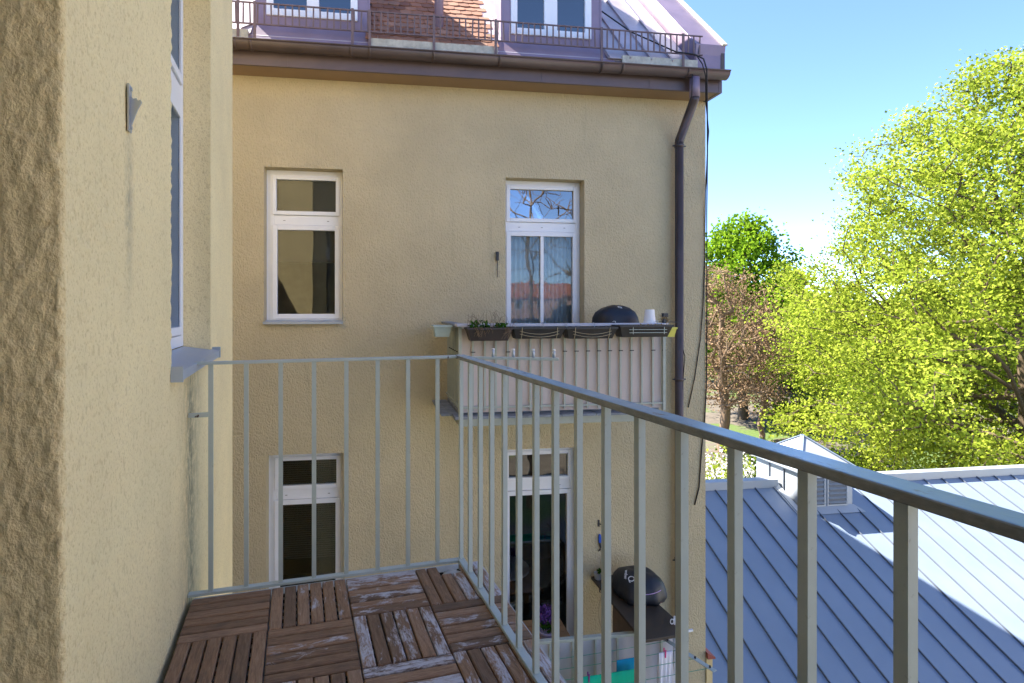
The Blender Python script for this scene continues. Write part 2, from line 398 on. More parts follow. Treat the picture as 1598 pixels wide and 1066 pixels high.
def inst(name, me, parent, loc, rot=(0, 0, 0), color=None):
    o = bpy.data.objects.new(name, me); C.objects.link(o); o.parent = parent
    o.location = Vector(loc) - Vector(parent.get('_o', (0, 0, 0))); o.rotation_euler = rot; o['_o'] = tuple(map(float, loc))
    if color is not None: o.color = (color, color, color, 1)
    return o
def np_mesh(name, v, quads, mat, smooth=False):
    me = bpy.data.meshes.new(name); v = np.asarray(v, np.float32); q = np.asarray(quads, np.int32)
    me.vertices.add(len(v)); me.vertices.foreach_set('co', v.ravel())
    me.loops.add(q.size); me.loops.foreach_set('vertex_index', q.ravel())
    me.polygons.add(len(q)); me.polygons.foreach_set('loop_start', np.arange(0, q.size, q.shape[1], dtype=np.int32))
    me.update(calc_edges=True); me.materials.append(MATS[mat])
    if smooth: me.polygons.foreach_set('use_smooth', np.ones(len(q), bool))
    return me
def vnoise(x, y, seed=0):
    """smooth value noise on arrays"""
    xi = np.floor(x).astype(np.int64); yi = np.floor(y).astype(np.int64); fx = x - xi; fy = y - yi
    fx = fx * fx * (3 - 2 * fx); fy = fy * fy * (3 - 2 * fy)
    def h(a, b):
        n = (a * 374761393 + b * 668265263 + seed * 1442695041) & 0xffffffff
        n = ((n ^ (n >> 13)) * 1274126177) & 0xffffffff; return ((n ^ (n >> 16)) & 0xffff) / 65535.0
    return (h(xi, yi) * (1 - fx) + h(xi + 1, yi) * fx) * (1 - fy) + (h(xi, yi + 1) * (1 - fx) + h(xi + 1, yi + 1) * fx) * fy

# ------------------------------------------------------------------ ground
me = MB().quad((-400, -400, 0), (400, -400, 0), (400, 400, 0), (-400, 400, 0)).mesh('ground', 'ground')
o = bpy.data.objects.new('ground', me); C.objects.link(o); o['kind'] = 'structure'

# ------------------------------------------------------------------ near wing of the house (left), balcony side
WX, WY0, WY1 = -.42, 1.186, 3.992          # side wall plane, front corner, far corner
wing = thing('yellow_house_wing', 'pale yellow rendered house wing with rough plaster corner beside the decked balcony', 'house', (-2.5, 2.6, 0))
WIN0, WIN1, WREV = 2.092, 3.005, -.546     # its window
ZS, ZT = CZ - .195, CZ + 1.62
def near_wall():
    st = .0065
    sA = np.arange(-1.75, WX - .012, st); rad = .012
    prof = [(x, WY0, 0, -1) for x in sA]
    for a in np.linspace(0, math.pi / 2, 5): prof.append((WX - rad + rad * math.sin(a), WY0 + rad - rad * math.cos(a), math.sin(a), -math.cos(a)))
    prof += [(WX, y, 1, 0) for y in np.arange(WY0 + rad + st, WIN0, st)] + [(WX, WIN0, 1, 0)]
    nA = len(prof)
    prof = np.array(prof); zz = np.arange(6.95, 9.65, st)
    S, Z = np.meshgrid(np.arange(nA), zz, indexing='ij')
    sl = np.concatenate([[0], np.cumsum(np.hypot(np.diff(prof[:, 0]), np.diff(prof[:, 1])))])[S]
    faceA = prof[S, 3] < -.5
    n = np.abs(vnoise(sl / .012, Z / .034, 1) - .5) * 1.1 + vnoise(sl / .008, Z / .013, 2) * .25 + vnoise(sl / .05, Z / .09, 3) * .4
    nB = vnoise(sl / .011, Z / .011, 4) * .5 + vnoise(sl / .03, Z / .03, 5) * .3
    d = np.where(faceA, (n - .6) * .009, (nB - .4) * .0045) + (vnoise(sl / .35, Z / .5, 6) - .5) * .004
    edge = (sl > sl.max() - .02); d = np.where(edge, d + (vnoise(sl / .01, Z / .02, 9) - .5) * .006, d)
    V = np.stack([prof[S, 0] + prof[S, 2] * d, prof[S, 1] + prof[S, 3] * d, Z], -1).reshape(-1, 3) - np.array(wing['_o'])
    nz = len(zz); i = (np.arange(nA - 1)[:, None] * nz + np.arange(nz - 1)[None, :]).ravel()
    q = np.stack([i, i + nz, i + nz + 1, i + 1], -1)
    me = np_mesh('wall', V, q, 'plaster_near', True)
    o = bpy.data.objects.new('wall', me); C.objects.link(o); o.parent = wing; o['_o'] = wing['_o']
near_wall()
mb = MB(); TOPW = 11.9
mb.box(-9, -1.75, WY0, WY0 + .3, 0, TOPW)                                   # front face, outside the frame
mb.box(-1.75, WX - .02, WY0 + .02, WY0 + .3, 0, 6.95); mb.box(-1.75, WX - .02, WY0 + .02, WY0 + .3, 9.65, TOPW)
mb.box(-1.75, WX - .06, WY0 + .03, WY0 + .3, 6.95, 9.65)
mb.box(WX - .42, WX, WY0 + .302, WIN0 + .0, 0, 6.95); mb.box(WX - .42, WX, WY0 + .302, WIN0, 9.65, TOPW)
mb.box(WX - .42, WX - .03, WY0 + .302, WIN0 - .001, 6.951, 9.649)
mb.box(WX - .42, WX - .001, WIN0 + .001, WIN1, 0, ZS - .055); mb.box(WX - .42, WX - .001, WIN0 + .001, WIN1, ZT, TOPW)   # under / over the window
mb.box(WX - .42, WX - .001, WIN1 + .001, WY1, 0, TOPW)                             # pier beyond the window
mb.box(-9, WX - .422, WY1 - .3, WY1 - .002, 0, TOPW)                              # far face, towards the yard
mb.box(-9, WX - .05, WY0 + .35, WY1 - .35, TOPW - .02, TOPW + .2)
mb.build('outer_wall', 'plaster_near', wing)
MB().box(-9, -2.6, WY1 + .002, 7.6, 0, TOPW).build('link_wall', 'plaster_plain', wing)
MB().box(-9, 1.0, -8, -.62, 0, TOPW).build('rear_wall', 'plaster_plain', wing)
MB().box(-9, -.58, -.618, WY0 - .012, 0, TOPW).build('shade_wall', 'concrete_dark', wing)  # unseen, set close and dark to shade the front face
MB().box(-.578, .25, -.616, .85, CZ + 1.35, CZ + 1.55).build('shade_slab', 'plaster_plain', wing)  # unseen slab added overhead to darken the front face
# window of the wing
def frame_rect(mb, plane, a0, a1, z0, z1, w, d0, d1):
    """rectangular frame in the plane of `plane` axis ('x': runs along y; 'y': runs along x)"""
    for (p, q, r_, s_) in ((a0, a0 + w, z0, z1), (a1 - w, a1, z0, z1), (a0 + w, a1 - w, z0, z0 + w), (a0 + w, a1 - w, z1 - w, z1)):
        if plane == 'x': mb.box(d0, d1, p, q, r_, s_)
        else: mb.box(p, q, d0, d1, r_, s_)
    return mb
wf = frame_rect(MB(), 'x', WIN0 + .002, WIN1 - .002, ZS, ZT - .002, .055, WREV - .07, WREV)
ZTR = CZ + 1.02
wf.box(WREV - .069, WREV - .001, WIN0 + .057, WIN1 - .057, ZTR - .06, ZTR + .06)
win = wf.build('window', 'white_pvc', wing, bevel=.004)
frame_rect(MB(), 'x', WIN0 + .06, WIN1 - .06, ZTR + .065, ZT - .06, .04, WREV - .05, WREV + .010).build('sash', 'white_pvc', win, bevel=.004)
MB().box(WREV - .006, WREV - .001, WIN0 + .10, WIN1 - .10, ZTR + .105, ZT - .10).build('pane', 'glass_open', win)
sa = frame_rect(MB(), 'x', WIN0 + .06, WIN1 - .06, ZS + .06, ZTR - .065, .04, WREV - .06, WREV + .008)
for i, v in enumerate(sa.v):                                                 
    t = (v[2] - ZS - .06); sa.v[i] = (v[0] - t * .0, v[1], v[2])
sash = sa.build('sash', 'white_pvc', win, bevel=.004)
pn = MB().box(WREV - .006, WREV - .001, WIN0 + .10, WIN1 - .10, ZS + .10, ZTR - .105)
pn.v = [(v[0] - (v[2] - ZS - .06) * .0, v[1], v[2]) for v in pn.v]
pn.build('pane', 'glass_open', win)
rm = MB(); X0, X1 = WREV - 1.9, WREV - .15
rm.quad((X0, WIN0 - .3, ZS - .6), (X0, WIN1 + .3, ZS - .6), (X0, WIN1 + .3, ZT + .3), (X0, WIN0 - .3, ZT + .3))
rm.quad((X0, WIN0 - .3, ZS - .6), (X1, WIN0 - .3, ZS - .6), (X1, WIN0 - .3, ZT + .3), (X0, WIN0 - .3, ZT + .3))
rm.quad((X0, WIN1 + .3, ZS - .6), (X1, WIN1 + .3, ZS - .6), (X1, WIN1 + .3, ZT + .3), (X0, WIN1 + .3, ZT + .3))
rm.quad((X0, WIN0 - .3, ZT + .3), (X1, WIN0 - .3, ZT + .3), (X1, WIN1 + .3, ZT + .3), (X0, WIN1 + .3, ZT + .3))
rm.quad((X0, WIN0 - .3, ZS - .6), (X1, WIN0 - .3, ZS - .6), (X1, WIN1 + .3, ZS - .6), (X0, WIN1 + .3, ZS - .6))
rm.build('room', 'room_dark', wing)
# sloping sheet-metal sill
sl = MB(); ya, yb = WIN0 - .012, WIN1 + .055
sl.prism([(WREV + .001, ZS - .002), (WX + .036, ZS - .028), (WX + .036, ZS - .062), (WX + .030, ZS - .062), (WX + .030, ZS - .034), (WREV + .001, ZS - .010)], 1, ya + .014, yb - .014)
sl.box(WX + .001, WX + .040, ya, ya + .012, ZS - .066, ZS - .012); sl.box(WX + .001, WX + .040, yb - .012, yb, ZS - .066, ZS - .012)
sl.build('sill', 'sill_metal', win)

# wall bracket
br = MB()
bx, by0 = WX + .003, 1.585
br.box(bx, bx + .004, by0 - .014, by0 + .014, CZ + .452, CZ + .572)
br.prism([(bx + .004, CZ + .456), (bx + .010, CZ + .475), (bx + .022, CZ + .507), (bx + .033, CZ + .527), (bx + .030, CZ + .533), (bx + .024, CZ + .530), (bx + .02, CZ + .537), (bx + .012, CZ + .536), (bx + .004, CZ + .546)], 1, by0 - .003, by0 + .003)
for z in (.463, .562): br.tube([(bx + .003, by0 + .004, CZ + z), (bx + .008, by0 + .004, CZ + z)], .005, 8)
for i, v in enumerate(br.v): br.v[i] = (v[0] , v[1] - (v[0] - bx) * .35, v[2])
solo(br, 'wall_bracket', 'galvanised', 'small jagged grey metal bracket screwed to pale yellow plaster', 'bracket', (bx, by0, CZ + .45))

# ------------------------------------------------------------------ own balcony: slab and wooden click tiles
FZ = CZ - 1.165
bal = thing('balcony', 'narrow balcony floored with worn brown wooden deck tiles', 'balcony', (.2, 1.2, FZ - .25))
MB().box(WX + .012, .835, -.618, 2.47, FZ - .22, FZ - .042).build('slab', 'concrete', bal)
gt = MB().box(WX + .012, -.408, -.3, 2.44, FZ - .041, FZ - .030); gt.build('gutter_strip', 'concrete_dark', bal)
def slat_mesh(L, wd=.0445, h=.019):
    m = MB(); c = .0035; l, w = L / 2, wd / 2
    pts = []
    for z, i in ((0, 0), (h - c, 0), (h, c)):
        pts += [(-l + i, -w + i, z), (l - i, -w + i, z), (l - i, w - i, z), (-l + i, w - i, z)]
    fs = [(0, 3, 2, 1), (8, 9, 10, 11)]
    for k in (0, 4):
        for i in range(4): fs.append((k + i, k + (i + 1) % 4, k + 4 + (i + 1) % 4, k + 4 + i))
    m.add(pts, fs); return m.mesh('slat', 'deck_wood')
TP = .3025; SL = slat_mesh(.299); SLS = slat_mesh(.225)
base_me = None
X00, Y00 = -.403, 2.385
for r_ in range(8):
    for c_ in range(4):
        xc = X00 + TP * (c_ + .5); yc = Y00 - TP * (r_ + .5)
        if base_me is None:
            m = MB()
            for k in range(7): m.box(-.145, .145, -.147 + k * .0485, -.141 + k * .0485, 0, .012)
            for k in range(4): m.box(-.145 + k * .0942, -.137 + k * .0942, -.147, .150, .0122, .0178)
            base_me = m.mesh('deck_tile', 'black_plastic')
        t = inst('deck_tile', base_me, bal, (xc, yc, FZ - .0405)); along_x = (r_ + c_) % 2 == 0
        wear0 = [.04, .18, .21, .21][c_] + random.uniform(-.04, .03) - (.05 if r_ > 2 else 0)
        for k in range(6):
            d = (k - 2.5) * .0503; jz = random.uniform(-.0012, .0012)
            off = (0, d) if along_x else (d, 0)
            me = SL
            if r_ == 0 and c_ == 3 and k in (2, 3): me = SLS; off = (d, -.037)
            w = wear0 + random.uniform(-.13, .10)
            if c_ == 3 and ((not along_x) and k >= 4): w += .13
            if r_ == 0 and along_x and c_ == 2 and k >= 4: w += .15
            tilt = random.uniform(-.008, .008)
            inst('slat', me, t, (xc + off[0], yc + off[1], FZ - .0195 + jz), (random.uniform(-.008, .008), tilt * .3, (0 if along_x else R(90)) + random.uniform(-.004, .004)), w)
# mortar lump at the post foot
m = MB(); bm = bmesh.new(); bmesh.ops.create_icosphere(bm, subdivisions=3, radius=1)
for v in bm.verts: v.co *= 1 + .35 * (random.random() - .5)
m.add([(.668 + v.co.x * .048, 2.345 + v.co.y * .032, FZ - .03 + v.co.z * .02) for v in bm.verts], [tuple(x.index for x in f.verts) for f in bm.faces]); bm.free()
m.build('mortar_lump', 'concrete', bal, True)

# railing of the own balcony
rl = thing('balcony_railing', 'sage green painted steel railing around the decked balcony', 'railing', (.7, 1.2, FZ))
RX, RY = .724, 2.40; RT = CZ - .220; RB = FZ + .016
m = MB().box(RX - .024, RX + .024, -.615, RY + .024, RT - .017, RT); m.build('top_rail', 'rail_sky_tinted_paint', rl, bevel=.0025)
m = MB().box(WX + .022, RX - .0245, RY - .016, RY + .016, RT - .013, RT - .001); m.build('top_rail', 'sage_paint', rl, bevel=.002)
MB().box(RX - .015, RX + .015, -.615, RY + .015, RB - .013, RB).build('bottom_rail', 'sage_paint', rl, bevel=.002)
MB().box(WX + .001, RX - .0155, RY - .014, RY + .014, RB - .0125, RB - .0005).build('bottom_rail', 'sage_paint', rl, bevel=.002)
MB().box(WX + .001, -.344, RY - .006, RY + .006, RT - .225, RT - .207).build('wall_tie', 'sage_paint', rl, bevel=.002)
bl = MB().box(-.0085, .0085, -.0085, .0085, 0, RT - .0172 - RB).mesh('baluster', 'sage_paint')
blf = MB().box(-.009, .009, -.006, .006, 0, RT - .0132 - RB).mesh('baluster', 'sage_paint')
for k in range(8): inst('baluster', blf, rl, (-.335 + .1353 * k, RY, RB), (0, 0, random.uniform(-.02, .02)))
for k in range(0, 22):
    inst('baluster', bl, rl, (RX, RY - .1357 * k, RB), (random.uniform(-.002, .002), 0, random.uniform(-.02, .02)))
MB().box(RX - .010, RX + .010, RY - .008, RY + .012, FZ - .041, RB - .013).build('foot', 'sage_paint', rl)

# bracket arm with pegs beyond the corner
arm = thing('drying_arm', 'green steel arm with four upright pegs sticking out from the railing corner', 'drying arm', (.75, 2.35, RT))
a0, a1 = Vector((RX + .026, 2.338, RT - .008)), Vector((1.100, 2.171, RT - .008)); d = (a1 - a0)
MB().bar(a0, a1, .022, .012).build('bar', 'sage_paint', arm, bevel=.002)
for t in (.26, .49, .715, .945):
    p = a0 + d * t
    pg = MB().tube([p + Vector((0, 0, .0062)), p + Vector((0, 0, .036))], .0065, 10).build('peg', 'galvanised', arm, True)
    MB().tube([p + Vector((0, 0, .0362)), p + Vector((0, 0, .043))], .0068, 10).build('peg_cap', 'white_plastic', pg, True)

# ------------------------------------------------------------------ far house: facade with openings
ZW = CZ + 2.553                              # top of the plastered wall
UL, UR = -6.5, FU(1101)
hs = thing('yellow_house', 'yellow rendered apartment house with brown eaves, dormers and two stacked balconies', 'house', (0, 0, 0), FMAT)
u0, u1 = FU(412), FU(535); d0, d1 = FU(789), FU(912)
l0, l1 = FU(415.5), FU(536); e0, e1 = FU(787), FU(903)
ZFL = CZ - 1.045; ZFL2 = ZFL - 3.2           # upper / lower balcony floor
HOLES = [(u0, u1, FP(470, 502)[1], FP(470, 262)[1]), (d0, d1, ZFL + .02, FP(850, 279)[1]),
         (l0, l1, FP(470, 502)[1] - 3.2, FP(470, 708.8)[1]), (e0, e1, ZFL2 + .02, FP(845, 700)[1])]
REV = .14
def facade():
    m = MB(); us = sorted({UL, UR} | {x for h in HOLES for x in h[:2]}); zs = sorted({0.0, ZW} | {x for h in HOLES for x in h[2:]})
    for i in range(len(us) - 1):
        for j in range(len(zs) - 1):
            a, b_, c, d_ = us[i], us[i + 1], zs[j], zs[j + 1]; mu, mz = (a + b_) / 2, (c + d_) / 2
            if any(h[0] < mu < h[1] and h[2] < mz < h[3] for h in HOLES): continue
            m.quad((a, 0, c), (b_, 0, c), (b_, 0, d_), (a, 0, d_))
    for a, b_, c, d_ in HOLES:
        y = .30
        m.quad((a, 0, c), (a, y, c), (a, y, d_), (a, 0, d_)); m.quad((b_, 0, c), (b_, 0, d_), (b_, y, d_), (b_, y, c))
        m.quad((a, 0, d_), (a, y, d_), (b_, y, d_), (b_, 0, d_)); m.quad((a, 0, c), (b_, 0, c), (b_, y, c), (a, y, c))
    me = bpy.data.meshes.new('wall'); me.from_pydata(m.v, [], m.f); me.materials.append(MATS['plaster_facade'])
    bm = bmesh.new(); bm.from_mesh(me); bmesh.ops.remove_doubles(bm, verts=bm.verts, dist=1e-4); bmesh.ops.recalc_face_normals(bm, faces=bm.faces); bm.to_mesh(me); bm.free()
    o = bpy.data.objects.new('wall', me); C.objects.link(o); o.parent = hs; o['_o'] = (0, 0, 0)
facade()
DEPTH = 7.75
gz = lambda y: CZ + 2.90 + (min(y, 7.95 - .3 - y) + .30) * math.tan(R(48))
MB().prism([(0.002, 0), (DEPTH, 0), (DEPTH, ZW), (DEPTH / 2, ZW + 4.1), (.002, ZW)], 0, UR - .3, UR - .001).build('gable_wall', 'plaster_plain', hs)
MB().box(UL, UR - .302, DEPTH - .3, DEPTH, 0, ZW).build('rear_wall', 'plaster_plain', hs)
MB().prism([(0.002, 0), (DEPTH, 0), (DEPTH, ZW), (DEPTH / 2, ZW + 4.1), (.002, ZW)], 0, UL, UL + .3).build('gable_wall', 'plaster_plain', hs)
# rooms
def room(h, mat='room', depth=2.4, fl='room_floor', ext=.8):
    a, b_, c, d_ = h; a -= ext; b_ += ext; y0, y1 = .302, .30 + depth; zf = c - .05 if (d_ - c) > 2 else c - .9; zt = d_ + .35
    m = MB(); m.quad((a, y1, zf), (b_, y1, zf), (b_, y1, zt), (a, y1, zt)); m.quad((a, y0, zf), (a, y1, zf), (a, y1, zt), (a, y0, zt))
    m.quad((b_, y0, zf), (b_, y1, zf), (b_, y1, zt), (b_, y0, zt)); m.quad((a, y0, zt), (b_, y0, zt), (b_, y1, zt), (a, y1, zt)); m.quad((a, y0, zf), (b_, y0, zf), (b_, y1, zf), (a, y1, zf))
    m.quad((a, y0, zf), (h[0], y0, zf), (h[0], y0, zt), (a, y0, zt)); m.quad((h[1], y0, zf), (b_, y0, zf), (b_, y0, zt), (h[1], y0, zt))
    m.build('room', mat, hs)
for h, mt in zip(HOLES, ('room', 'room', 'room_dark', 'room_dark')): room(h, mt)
def house_window(h, ztr, door=False, split=False, sill=True, side=.035, gl='glass_weak'):
    a, b_, c, d_ = h; a += side; b_ -= .012; d_ -= .03; y0, y1 = REV, REV + .07
    m = frame_rect(MB(), 'y', a, b_, c, d_, .05, y0, y1); m.box(a + .05, b_ - .05, y0 + .001, y1, ztr - .055, ztr + .055)
    w = m.build('door' if door else 'window', 'white_pvc', hs, bevel=.004)
    # fill strip between frame and reveal
    f = MB().box(h[0] + .001, a - .001, y0 + .01, y1, c, d_ + .028); f.box(b_ + .001, h[1] - .001, y0 + .01, y1, c, d_ + .028); f.box(a, b_, y0 + .01, y1, d_ + .001, d_ + .029)
    f.build('frame_fill', 'white_pvc', w)
    frame_rect(MB(), 'y', a + .03, b_ - .03, ztr + .058, d_ - .03, .045, y0 - .014, y0 + .05).build('sash', 'white_pvc', w, bevel=.004)
    MB().box(a + .076, b_ - .076, y0 + .018, y0 + .024, ztr + .104, d_ - .076).build('pane', gl, w)
    s = frame_rect(MB(), 'y', a + .03, b_ - .03, c + (.03 if not door else .02), ztr - .058, .055, y0 - .014, y0 + .05)
    xs = [(a + .086, b_ - .086)]
    if split:
        mid = (a + b_) / 2; s.box(mid - .02, mid + .02, y0 - .013, y0 + .049, c + .076, ztr - .114); xs = [(a + .086, mid - .021), (mid + .021, b_ - .086)]
    s.build('sash', 'white_pvc', w, bevel=.004)
    for p, q in xs: MB().box(p, q, y0 + .018, y0 + .024, c + .086, ztr - .114).build('pane', gl if not split else 'glass_weak', w)
    for k in ((.2, .5, .8) if split else (.2, .8)):                              # drain slots
        uu = a + (b_ - a) * k; MB().box(uu - .012, uu + .012, y0 - .002, y0 + .0005, ztr - .008, ztr - .003).build('drain_slot', 'tool_dark', w)
    if sill:
        sm = MB().prism([(REV - .001, c + .016), (-.055, c - .004), (-.055, c - .026), (-.050, c - .026), (-.050, c - .010), (REV - .001, c + .008)], 0, h[0] - .004, h[1] + .004)
        sm.build('sill', 'sill_metal', w)
    return w
W1 = house_window(HOLES[0], FP(470, 341)[1])
W2 = house_window(HOLES[1], FP(850, 352)[1], True, True, False, .012, 'glass_sky')
W3 = house_window(HOLES[2], FP(470, 777.5)[1])
W4 = house_window(HOLES[3], FP(845, 763)[1], True, False, False, .012, 'glass')
# roller blind in the upper window (half down), venetian blind below, sheer curtain in the balcony door
a, b_, c, d_ = HOLES[0]
MB().box(a + .05, b_ - .03, .235, .238, FP(470, 407)[1], d_ - .02).build('roller_blind', 'room_dark', W1)
a, b_, c, d_ = HOLES[2]; m = MB(); z = c + .45
while z < d_ - .06:
    m.box(a + .06, b_ - .05, .235, .252, z, z + .0015); m.add([], []); z += .025
for x in (a + .3, b_ - .3): m.box(x, x + .003, .243, .246, c + .45, d_ - .05)
for i in range(0, len(m.v)): m.v[i] = (m.v[i][0], m.v[i][1], m.v[i][2] + (m.v[i][1] - .2435) * .35)
bd = m.build('venetian_blind', 'blind_dark', W3); bd['kind'] = 'stuff'
a, b_, c, d_ = HOLES[1]
def curtain(x0, x1, y, z0, z1, mat, parent, amp=.018, wl_=.055, n=150):
    V = []; Q = []
    for i in range(n + 1):
        x = x0 + (x1 - x0) * i / n; yy = y + amp * math.sin(2 * math.pi * (x / wl_) + 1.5 * math.sin(x * 9))
        V += [(x, yy * 1.0, z1), (x, yy + .01 * math.sin(x * 23), z0)]
    for i in range(n): Q.append((2 * i, 2 * i + 1, 2 * i + 3, 2 * i + 2))
    m = MB(); m.add(V, Q); return m.build('curtain', mat, parent, True)
curtain(a + .03, b_ - .03, .30, c + .04, FP(850, 352)[1] - .05, 'sheer_curtain', W2)

# things inside the lower room, seen through the glass
tb = thing('garden_table', 'small round table with a pale cloth inside the dark ground room', 'table', (1.75, .95, ZFL2), FMAT)
m = MB().lathe([(.02, .70), (.36, .70), (.36, .725), (.02, .725)], (1.75, .95, ZFL2), 24); m.build('table_top', 'white_plastic', tb)
MB().lathe([(.16, 0), (.16, .02), (.025, .03), (.025, .699)], (1.75, .95, ZFL2), 14).build('leg', 'table_top', tb)

# small fixtures on the facade
uu, zt = FP(776, 393); m = MB().box(uu - .018, uu + .012, -.034, -.001, zt - .105, zt); m.box(uu - .004, uu + .012, -.038, -.0341, zt - .05, zt - .012)
sh = solo(m, 'wall_switch', 'tool_dark', 'small black fitting with thin rod on yellow wall beside the curtained door', 'fitting', (uu, 0, zt - .3), FMAT, bevel=.003)
MB().box(uu - .003, uu + .003, -.012, -.006, zt - .30, zt - .1051).build('rod', 'tool_dark', sh)
# ------------------------------------------------------------------ eaves, gutter, downpipe
UE = FP(1127, 68, .30)[0]; ZSO = ZW
sb = MB().box(UL, UE - .05, -.27, -.001, ZSO, ZSO + .02); sb.build('soffit', 'soffit', hs)
MB().box(UR - .0, UE - .05, .0, 1.2, ZSO, ZSO + .02).build('soffit', 'eave_board', hs)
fa = MB().box(UL, UE - .049, -.30, -.271, ZSO - .006, ZSO + .30); fa.build('fascia', 'fascia_metal', hs, bevel=.004)
MB().box(UE - .048, UE, -.30, 1.2, ZSO - .006, ZSO + .30).build('fascia', 'fascia_metal', hs, bevel=.004)
for x in (UL + 2, -.9, .55, 1.9, 3.2):                                           # lapped joints of the fascia sheets
    MB().box(x, x + .012, -.304, -.3002, ZSO - .004, ZSO + .29).build('fascia_joint', 'fascia_metal', hs)
GR = .078; GZ = FP(740, 86.7, .42)[1] + .0; GY = -.385
UGE = FP(1135, 110, .40)[0]
def half_pipe(x0, x1, r0, r1, y, z, n=14):
    m = MB(); V = []
    for x in (x0, x1):
        for r_ in (r0, r1):
            for k in range(n + 1):
                t = math.pi * k / n; V.append((x, y + r_ * math.cos(t), z - r_ * math.sin(t)))
    F = []; M = n + 1
    for k in range(n):
        F += [(k, k + 1, 2 * M + k + 1, 2 * M + k), (M + k, 3 * M + k, 3 * M + k + 1, M + k + 1), (k, M + k, M + k + 1, k + 1), (2 * M + k, 2 * M + k + 1, 3 * M + k + 1, 3 * M + k)]
    F += [(0, 2 * M, 3 * M, M), (n, M + n, 3 * M + n, 2 * M + n)]
    m.add(V, F); return m
gm = half_pipe(UL, UGE, GR, GR - .004, GY, GZ)
gm.tube([(UL, GY - GR - .004, GZ + .002), (UGE, GY - GR - .004, GZ + .002)], .0085, 8)
V = [(UGE, GY + (GR - .001) * math.cos(math.pi * k / 14), GZ - (GR - .001) * math.sin(math.pi * k / 14)) for k in range(15)]
gm.add(V, [tuple(range(15))])
gut = gm.build('gutter', 'brown_metal', hs, True)
for x in (367, 392, 548, 577, 676, 779, 938, 970, 1072):
    uu = FU(x, .40); q = half_pipe(uu - .013, uu + .013, GR + .005, GR + .001, GY, GZ); q.box(uu - .012, uu + .012, GY + GR - .004, GY + GR + .012, GZ - .01, GZ + .03)
    q.build('gutter_bracket', 'brown_metal', gut, True)
PR = .052; UP = FU(1061, .10)
UO = FU(1084, .385)
dp = MB().tube([(UO, GY, GZ - GR + .004), (UO, GY, FP(1084, 152, .385)[1])], [.056, .058], 16); 
dpo = dp.build('downpipe', 'purple_metal', hs, True)
z1 = FP(1084, 152, .385)[1]; z2 = FP(1061, 222, .10)[1]
MB().tube([(UO, GY, z1 - .002), (UO, GY, z1 - .02), (UP, -.085, z2 + .02), (UP, -.085, z2)], PR, 16).build('pipe_bend', 'brown_metal', dpo, True)
MB().tube([(UP, -.085, z2 - .001), (UP, -.085, .05)], PR - .002, 16).build('pipe', 'brown_metal', dpo, True)
for z in (z2 - .06, CZ - .9, CZ - 3.1, CZ - 5.6):
    MB().tube([(UP, -.085, z), (UP, -.085, z + .035)], PR + .004, 16).build('pipe_clamp', 'brown_metal', dpo, True)
    MB().box(UP - .085, UP + .085, -.09, -.08, z + .010, z + .024).build('pipe_clamp_ear', 'tool_dark', dpo)

# ------------------------------------------------------------------ roof of the far house
SLP = R(48); ZE = CZ + 2.885; ct, stt = math.cos(SLP), math.sin(SLP)
RLEN = 4.12 / ct
def rp(u, d, n=0.0):      # point on the front slope: d metres up the slope from the eave, n off the surface
    return (u, -.30 + d * ct - n * stt, ZE + d * stt + n * ct)
yr = -.30 + RLEN * ct; zr = ZE + RLEN * stt
rf = MB().prism([(-.295, ZE - .16), (-.295, ZE - .02), (yr, zr - .02), (2 * yr + .30, ZE - .02), (2 * yr + .30, ZE - .22), (yr, zr - .22), (-.2, ZE - .16)], 0, UL, UE - .06)
roof = rf.build('roof', 'roof_metal', hs)
# dormer geometry (flush front, shed roof)
DY = -.15
DORM = [(FP(399, 40, .15)[0], FP(577, 40, .15)[0]), (FP(782, 60, .15)[0], FP(938, 60, .15)[0])]
ZD0 = ZE + (DY + .30) * math.tan(SLP)
ZD1 = CZ + 4.75
tile_u0, tile_u1 = DORM[0][1] + .02, DORM[1][0] - .16
# clay tiles between the dormers
def tile_mesh():
    w, L, t = .0655, .215, .012; P = [(-w, L), (-w, .03)]
    for k in range(1, 6):
        a = math.pi * k / 6; P.append((-w * math.cos(a), .03 - .028 * math.sin(a)))
    P += [(w, .03), (w, L)]
    m = MB(); n = len(P)
    m.add([(x, y, 0) for x, y in P] + [(x, y, t) for x, y in P], [tuple(range(n - 1, -1, -1)), tuple(range(n, 2 * n))] + [(i, (i + 1) % n, n + (i + 1) % n, n + i) for i in range(n)])
    return m.mesh('roof_tile', 'clay_tile')
tm = tile_mesh(); EXP = .128; row = 0; dd = -.01
while dd < 1.62:
    k = 0; uu = tile_u0 + (.0 if row % 2 == 0 else .0675)
    vl = DORM[1][0] - .16 - max(0, .0)                                   # valley at the second dormer leans with height
    while uu < vl + .07:
        p = rp(uu, dd, .010 + .008)
        inst('roof_tile', tm, roof, p, (SLP - R(4.2) + random.uniform(-.025, .025), random.uniform(-.02, .02), random.uniform(-.02, .02)))
        uu += .135
    dd += EXP; row += 1
# eave boards under the tiles and on the right
for (x0, x1) in ((tile_u0 - .01, DORM[1][0] - .08), (FP(970, 80, .3)[0], FP(1087, 80, .3)[0]), (UL, FP(388, 50, .3)[0])):
    MB().box(x0, x1, -.325, -.297, ZE - .065, ZE + .022).build('eave_board', 'eave_board', roof, bevel=.003)
